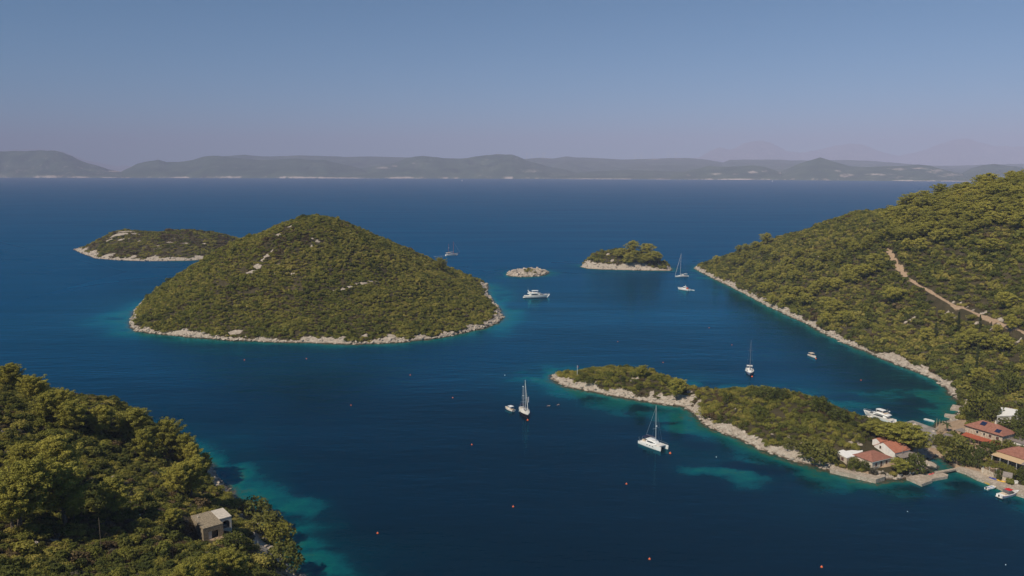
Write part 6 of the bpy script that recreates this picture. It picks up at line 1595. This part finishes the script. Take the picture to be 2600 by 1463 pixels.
# quays, docks, bridge, piers
def slab(name, pts, z1, mat, label, cat, z0=-2.5):
    e = thing(name, label, cat, (0, 0, 0)); V, Fq = prism(pts, z0, z1 - .12); part("base", (V, Fq), mat, e)
    c = np.mean(pts, 0); part("paving", prism([tuple(np.array(p) * 1.0 + (np.array(p) - c) / (np.linalg.norm(np.array(p) - c) + 1e-6) * .06) for p in pts], z1 - .117, z1), mat, e)
    return e
def z_1(x, y): return (2050 + x / 4.14, 950 + y / 4.14)
slab("terrace", [gs(*q, 1.5) for q in [(2107, 1183), (2108, 1191), (2134, 1197), (2180, 1207.5), (2224, 1217.5), (2247, 1210), (2246, 1203), (2222, 1207), (2180, 1198), (2140, 1187)]], 1.5, M_QUAY, "stone terrace wall along the water below the hipped house", "terrace")
slab("stone_dock", [gs(*z_1(*q), 1.0) for q in [(1040, 1082), (1205, 1155), (1315, 1115), (1302, 1102), (1475, 1072), (1480, 1055), (1400, 1030), (1250, 1050), (1170, 1055)]], 1.0, M_QUAY, "stepped stone dock beside the low footbridge", "dock")
slab("footbridge", [gs(*z_1(*q), 1.3) for q in [(1335, 1024), (1550, 985), (1562, 1000), (1352, 1040)]], 1.3, M_QUAY, "low stone footbridge across the mouth of the pond", "bridge", .75)
slab("quay", [gs(*q, 1.1) for q in [(2425, 1189), (2441, 1194), (2453, 1198), (2481, 1213), (2514, 1225), (2554, 1243), (2602, 1258), (2650, 1275), (2650, 1258), (2600, 1243), (2583.5, 1234), (2544.7, 1223), (2517, 1213), (2493, 1199), (2462, 1191), (2440, 1184)]], 1.1, M_QUAY, "long stone paved quay along the village front", "quay")
slab("pier", [gs(*z_1(*q), .9) for q in [(900, 530), (1110, 485), (1345, 570), (1362, 650), (1310, 720), (1245, 790), (1212, 775), (1250, 722), (1297, 702), (1237, 600), (1200, 587), (1140, 592), (1070, 567), (1140, 558), (1213, 545), (1115, 503), (930, 547)]], .9, M_PIER, "grey concrete pier enclosing a slip and a small basin", "pier")
def z_2(x, y): return (2350 + x / 9.66, 980 + y / 9.66)
slab("jetty", [gs(*z_2(*q), .8) for q in [(670, 452), (1010, 520), (960, 600), (605, 556)]], .8, M_QUAY, "broad flat stone jetty under the bright shore tree", "jetty")
slab("jetty", [gs(*z_2(*q), .8) for q in [(482, 672), (780, 712), (780, 790), (650, 770), (462, 718)]], .8, M_QUAY, "narrow stone jetty with a worn edge next to the broad one", "jetty")
rp_ = [gs(*z_4(*q), 4.4) for q in [(985, 430), (1110, 428), (1262, 480), (1195, 590), (985, 540)]]
e = thing("ruin", "roofless brown stone ruin between scrub and the gabled house", "ruin", (0, 0, 0)); part("wall", prism(rp_, 1.0, 4.3), M_STONE, e); part("floor", prism([(p[0] * .93 + .07 * rp_[2][0], p[1] * .93 + .07 * rp_[2][1]) for p in rp_], 4.303, 4.36), paint("brown_rubble", (.26, .20, .145), .95, .1, wear=.3), e)
for p in rp_: KEEP_OUT.append((p[0], p[1], 2.0))
# boulder, street lamp, flagpole, masts
b_ = hit(*[v * K for v in (2357, 1190)], lands=[pen]); e = mesh_obj("boulder", *((lambda m: ([tuple(v.co) for v in m.vertices], [tuple(p.vertices) for p in m.polygons]))(ROCKP.objects[0].data)), M_ROCK)
e.location = (b_[0], b_[1], 1.2); e.scale = (2.6, 3.4, 2.8); tag(e, "big rounded boulder at the pond beside the footbridge", "boulder")
lp = gs(2290, 1171, 2.4); e = thing("street_lamp", "tall street lamp in front of the gabled house's porch", "street lamp", (*lp, 2.0), VA)
part("pole", bar((0, 0, -.5), (0, 0, 6.4), .09, .07), M_WOOD, e); part("arm", tube([(0, 0, 6.2), (.4, 0, 6.5), (1.1, 0, 6.45)], [.05, .045, .04]), M_WOOD, e); part("lamp_head", house_block([.8, 1.1, 1.35], [6.22, 6.2, 6.25], [6.42, 6.46, 6.4], [.3, .36, .25]), M_BLACK, e)
fp = hit(1452, 948, lands=[pen]); e = thing("flagpole", "white flagpole at the tip of the spit", "flagpole", (fp[0], fp[1], fp[2] - .3), .4)
part("pole", bar((0, 0, 0), (0, 0, 6.4), .11, .07), M_WHITE, e); part("flag", join([box(.06, .5, -.02, .02, 5.2, 6.2)]), M_RED, e); part("base", box(-.4, .4, -.4, .4, 0, .5), M_CONC, e)
for (px_, py_, h, lab) in [(185, 1375, 9.0, "thin wooden pole rising out of the scrub in the near slope's left part")]:
    q = hit(px_ * 1.38, py_ + 15, lands=[left]); e = thing("wooden_pole", lab, "pole", (q[0], q[1], q[2] - .5)); part("post", bar((0, 0, 0), (0, 0, h), .045), M_WOOD, e)
q = hit(650, 1385, lands=[left]); e = thing("metal_pole", "short grey pole beside the stony path", "pole", (q[0], q[1], q[2] - .3)); part("post", bar((0, 0, 0), (0, 0, 3.2), .08), M_ALU, e)
# boats and boards lying ashore
def ashore(o, z): o.location.z = z
dinghy((2307, 1209.5), (2333, 1202.5), "white boat under a red cover lying on the stone dock", 4.4, 1.7, M_WHITE, M_OFFWHITE, cover=M_RED); ashore(bpy.context.scene.objects[-1] if False else [o for o in COL.objects if o.get("label", "").startswith("white boat under a red")][0], 1.15)
def kayak(stern, bow, z, mat, lab):
    a = Vector((*gs(*stern, z), z)); b = Vector((*gs(*bow, z), z)); e = thing("kayak", lab, "kayak", ((a + b) / 2), math.atan2(b.y - a.y, b.x - a.x))
    e.location.z = z + .18
    L = 3.4; part("hull", house_block([-L / 2, -L * .3, 0, L * .3, L / 2], [0, -.14, -.16, -.14, 0], [.08, .16, .14, .16, .08], [.1, .55, .75, .55, .1], .8), mat, e, True); part("seat", box(-.5, .1, -.24, .24, .1, .19), M_BLACK, e)
kayak((2359, 1206), (2371, 1202.5), 1.0, paint("coral_plastic", (.75, .14, .12), .4), "coral red kayak on the dock next to the footbridge")
kayak((2537, 1221), (2546, 1223.5), 1.1, M_YELLOW, "yellow kayak lying on the quay by the stone hut")
kayak((2517, 1214.5), (2528, 1218), 1.1, paint("blue_plastic", (.04, .07, .35), .4), "blue kayak against the garden wall on the quay")
# hut on the near slope
HA = math.atan2(203.7 - 200.4, -78.2 + 82.3)
HX = np.array([math.cos(HA), math.sin(HA)])
e = thing("concrete_hut", "small concrete hut with a brown slab roof and an arched white porch", "hut", (-82.3, 200.4, 12.0), HA)
W_, D_, Hh = 5.3, 10.3, 3.3
hutm = paint("rough_concrete", (.30, .245, .175), .95, .1, wear=.3, scale=2.5)
part("wall", join([box(0, 1.35, 0, .3, -2.0, Hh), box(4.0, W_, 0, .3, -2.0, Hh), box(1.353, 3.997, .004, .296, 2.15, Hh - .004), box(0, .3, .303, D_ - .303, -2.0, Hh), box(W_ - .3, W_, .303, D_ - .303, -2.0, Hh), box(0, W_, D_ - .3, D_, -2.0, Hh)]), hutm, e)
part("roof", box(-.02, W_ + .02, -.02, D_ + .02, Hh + .003, Hh + .22), hutm, e)
part("vent", join([box(1.0, 1.35, 7.6, 7.95, Hh + .22, Hh + .65)]), M_PLASTER, e)
o = part("door", box(1.4, 2.3, .25, .32, -.1, 2.05), M_WALLWHITE, e); part("handle", box(2.12, 2.18, .18, .25, .95, 1.1), M_BLACK, o)
part("back_wall", box(2.35, 3.99, 1.6, 1.7, -2, 2.2), hutm, e)
part("step", box(1.2, 4.2, -1.4, -.05, -2, -.05), M_PLASTER, e)
# arched porch
px0, px1, py0, py1 = W_ + .004, W_ + 3.4, 3.2, 10.0
arch = []
cx0 = (px0 + px1) / 2 + .1; ra = 1.15; n_ = 14
for k in range(n_):
    a0 = math.pi * k / n_; a1 = math.pi * (k + 1) / n_
    xa, za = cx0 + ra * math.cos(a0), 1.55 + ra * math.sin(a0); xb, zb_ = cx0 + ra * math.cos(a1), 1.55 + ra * math.sin(a1)
    arch.append(loft([[(xb, py0, zb_), (xa, py0, za), (xa, py0, Hh), (xb, py0, Hh)], [(xb, py0 + .3, zb_), (xa, py0 + .3, za), (xa, py0 + .3, Hh), (xb, py0 + .3, Hh)]]))
whitec = paint("whitewashed_concrete", (.56, .50, .43), .9, .1, wear=.12, scale=1.5)
part("porch_wall", join([box(px0, cx0 - ra, py0, py0 + .3, -2.5, Hh), box(cx0 + ra, px1, py0, py0 + .3, -2.5, Hh), box(px1 - .3, px1, py0 + .303, py1, -3.5, Hh), box(px0, px1 - .303, py1 - .3, py1, -3.5, Hh)] + arch), whitec, e)
part("porch_roof", box(px0, px1 + .05, py0 - .05, py1 + .05, Hh + .003, Hh + .24), whitec, e)
part("porch_floor", box(px0, px1 - .31, py0 + .31, py1 - .31, -2.5, .1), M_PLASTER, e)
o = part("blue_door", box(W_ + .02, W_ + .1, 3.6, 4.6, .1, 2.0), M_BLUEDOOR, e)
part("table", box(cx0 - .6, cx0 + .6, 4.2, 5.4, .75, .85), M_OFFWHITE, e); part("parapet", box(cx0 - ra + .003, cx0 + ra - .003, py0 + .02, py0 + .2, -2.5, .35), whitec, e)
for k in range(6):
    for j in range(4):
        c_ = np.array([-82.3, 200.4]) + HX * (k * 1.7) + np.array([-HX[1], HX[0]]) * (j * 3.2); KEEP_OUT.append((c_[0], c_[1], 2.0))
c_ = np.array([-82.3, 200.4]) + HX * 3 - np.array([-HX[1], HX[0]]) * 2.2; KEEP_OUT.append((c_[0], c_[1], 2.6))
c_ = np.array([-82.3, 200.4]) + HX * 8 + np.array([-HX[1], HX[0]]) * 0.5; KEEP_OUT.append((c_[0], c_[1], 2.2))
q = hit(602, 1355, lands=[left]); o = mesh_obj("boulder", [tuple(v.co) for v in ROCKP.objects[2].data.vertices], [tuple(p.vertices) for p in ROCKP.objects[2].data.polygons], M_ROCK); o.location = (q[0], q[1], q[2] + .5); o.scale = (1.5, 1.3, 1.2); tag(o, "pale boulder right of the concrete hut's porch", "boulder")
# village trees
def vtree(sx, sbase, wpx, hpx, meshes, lab, name="tree", H0=5.0, R0=3.0, group=None):
    x, y, z = hit(sx * K, sbase * K, lands=[main, pen]); d = math.dist((x, y, z), (0, 0, CAMH)); h = .92 * hpx * K * d / F / .92; w = .86 * wpx * K * d / F / 2
    e = tree(name, meshes, x, y, h, lab, group, (w / R0) / (h / H0), z, H0); KEEP_OUT.append((x, y, w * .6)); return e
for a in [(2258, 1132, 92, 52, PINE_FLAT[0], "wide umbrella pine over the spit's end, leftmost of three joined crowns"), (2297, 1143, 100, 58, PINE_FLAT[3], "wide umbrella pine right behind the gabled house, middle of three joined crowns"), (2328, 1156, 70, 56, PINE_FLAT[2], "umbrella pine at the pond, rightmost of three joined crowns"),
          (2285, 1208, 56, 40, PINE_FLAT[4], "round pine in front of the gabled house's porch"), (2222, 1110, 66, 34, PINE_FLAT[1], "low spreading pine between the scrub hill and the umbrella pines")]:
    vtree(*a, "pine_tree", 9.0, 5.0)
for a in [(2322, 1203, 52, 50, DOME[0], "big dark round bush left of the pond"), (2166, 1196, 34, 34, DOME[2], "bright leafy tree in front of the white roofed annex"), (2194, 1196, 30, 26, DOME[0], "smaller tree beside the annex's bright leafy one"), (2218, 1205, 26, 17, DOME[3], "brownish bush before the hipped house's corner"), (2243, 1205, 18, 7, DOME[3], "low grey bush under the hipped house's windows"),
          (2428, 1176, 88, 66, DOME[1], "big dark tree in the middle of the village"), (2452, 1182, 44, 40, DOME[0], "green tree at the right foot of the big dark tree"), (2388, 1130, 50, 24, DOME[0], "low dark tree left of the pavilion"), (2405, 1136, 46, 26, DOME[1], "dark shrub in front of the pavilion"), (2509, 1163, 62, 36, DOME[0], "dense tree below the solar panel house's awning"), (2548, 1144, 60, 24, DOME[2], "light green tree under the awning's right end"), (2586, 1132, 50, 40, DOME[0], "tree between the solar panel house and the right edge"),
          (2484, 1190, 34, 46, DOME[1], "narrow dark tree at the left end of the vine pergola"), (2536, 1217, 22, 22, DOME[0], "clipped round bush between wall and stone hut"), (2490, 1062, 92, 66, DOME[2], "tall bright green tree on the cove's shore"), (2516, 1068, 40, 42, DOME[0], "olive coloured tree right behind the bright shore tree"), (2562, 1094, 70, 28, DOME[1], "dark tree in front of the white roofed shed"), (2590, 1088, 40, 44, DOME[0], "dark tree at the right edge behind the grey roofed annex"), (2555, 1000, 58, 50, DOME[2], "bright rounded tree above the white roofed shed"), (2490, 1002, 44, 34, DOME[0], "grey green tree above the palm on the shore"), (2525, 1015, 50, 34, DOME[1], "dark tree left of the bright rounded one"), (2445, 1018, 40, 24, DOME[1], "low dark tree overhanging the cove's corner"), (2440, 1030, 26, 14, DOME[2], "bright bush at the water by the broad jetty"), (2590, 1165, 40, 30, DOME[0], "bushy tree hiding the tan awning's right end"), (2596, 1225, 30, 34, DOME[1], "shrub at the right edge above the quay"), (2465, 1070, 30, 24, DOME[1], "dark shrub below the bright shore tree")]:
    vtree(*a)
def palm(sx, sbase, h, lab, nf=16, fl=2.4):
    x, y, z = hit(sx * K, sbase * K, lands=[main]); e = thing("palm_tree", lab, "palm", (x, y, z - .2)); rg = np.random.default_rng(int(sx)); KEEP_OUT.append((x, y, 2.0))
    part("trunk", tube([(0, 0, -.3), (.1, 0, h * .5), (.05, .1, h)], [.26, .2, .2], 8), M_BARK, e)
    V, Fq = [], []
    for k in range(nf):
        a = k * 2.4 + rg.uniform(-.2, .2); el = rg.uniform(.1, 1.1); d = np.array([math.cos(a), math.sin(a)]); s = np.array([-d[1], d[0]]); P = []
        for i in range(7):
            t = i / 6; r = fl * t * math.cos(el * (1 - t * .3)); zz = h + fl * (math.sin(el) * t - .75 * t * t); P.append((d * r, zz, .32 * math.sin(math.pi * min(1, t * .9 + .1)) + .02))
        o = len(V)
        for (c, zz, w) in P: V += [(c[0] + s[0] * w, c[1] + s[1] * w, zz - w * .5), (c[0], c[1], zz), (c[0] - s[0] * w, c[1] - s[1] * w, zz - w * .5)]
        for i in range(6):
            for j in range(2): b = o + i * 3 + j; Fq.append((b, b + 1, b + 4, b + 3))
    part("fronds", (V, Fq), M_PALM, e)
palm(2402, 1094, 3.2, "small palm beside the agave stalks at the pier's root"); palm(2506, 1012, 4.2, "palm among the trees above the bright shore tree", 20, 3.2)
for i, (sx, sb, hp2, lab) in enumerate([(2376, 1094, 34, "leftmost tall agave flower stalk by the pier"), (2383, 1099, 36, "thick agave flower stalk, second from the left by the pier"), (2390, 1100, 34, "agave flower stalk, rightmost by the pier")]):
    x, y, z = hit(sx * K, sb * K, lands=[main]); e = thing("agave", lab, "agave", (x, y, z - .1), 0, "agave stalks by the pier"); h = hp2 * K * 330 / F
    part("stalk", tube([(0, 0, 0), (.1, 0, h * .5), (.15, .1, h)], [.13, .10, .05]), paint("dry_stalk", (.40, .32, .20), .9), e)
    part("leaves", join([loft([[(0, -.12, .1), (0, .12, .1), (0, 0, .2)], [(.7, -.1, .6), (.7, .1, .6), (.7, 0, .66)], [(1.2, -.01, .8), (1.2, .01, .8), (1.2, 0, .82)]])]), M_PALM, e).rotation_euler = (0, 0, i)
    for k in range(6):
        c = bpy.data.objects.new("leaves", bpy.data.objects["leaves"].data); COL.objects.link(c); c.parent = e; c.rotation_euler = (0, 0, i + 1.05 * (k + 1))
    part("branches", join([bar((.12, .05, h * f), (.12 + .5 * math.cos(f * 40), .05 + .5 * math.sin(f * 40), h * f + .25), .05, sides=4) for f in (.62, .7, .78, .86, .93)]), M_PALM, e)

scrub('big', 1.9, BUSHES, 11, "dense evergreen scrub on the big cone island", 0.6, 1.1)
scrub('back', 3.6, BUSHES, 12, "low dark scrub on the island behind", 0.8, 1.5, hmul=0.9, dryness=0.22, gap=0.7)
scrub('islet', 2.3, BUSHES, 13, "scrub on the wooded islet", 0.8, 1.6, hmul=1.3)
scrub('rock', 2.9, BUSHES, 14, "low shrubs on the bare rock islet", 0.8, 1.5, mind=-99, hmul=0.75, box=(14, 24, 836, 846), force=True)
scrub('main', 2.5, BUSHES, 15, "evergreen scrub over the right hillside", 0.8, 1.5, dryness=0.05)
scrub('pen', 1.7, NEARB, 16, "scrub covering the low spit", 0.6, 1.15, hmul=0.9, dryness=0.14, grey=0.10, gap=0.45)
scrub("left", 1.7, NEARB, 17, "mixed scrub on the near left slope", 0.6, 1.25, hmul=0.8, dryness=0.08, grey=0.07)
shore_rocks('big', 5.5, 1.7, 21, "pale limestone rocks around the big cone island", 3.0)
shore_rocks('back', 2.5, 2.2, 22, "pale rocks around the island behind", 6.0)
shore_rocks('rock', 6, 2.6, 23, "pale boulders of the tiny rock islet", 5.0)
shore_rocks('islet', 4.5, 2.0, 24, "pale rocks along the wooded islet", 5.0)
shore_rocks('main', 5, 1.6, 25, "pale rocks below the right hillside and beside the path", 3.0)
shore_rocks('pen', 8, 1.15, 26, "pale broken limestone along the spit", 2.4)
shore_rocks('left', 5, 1.35, 27, "pale rocks at the foot of the near slope", 1.8)
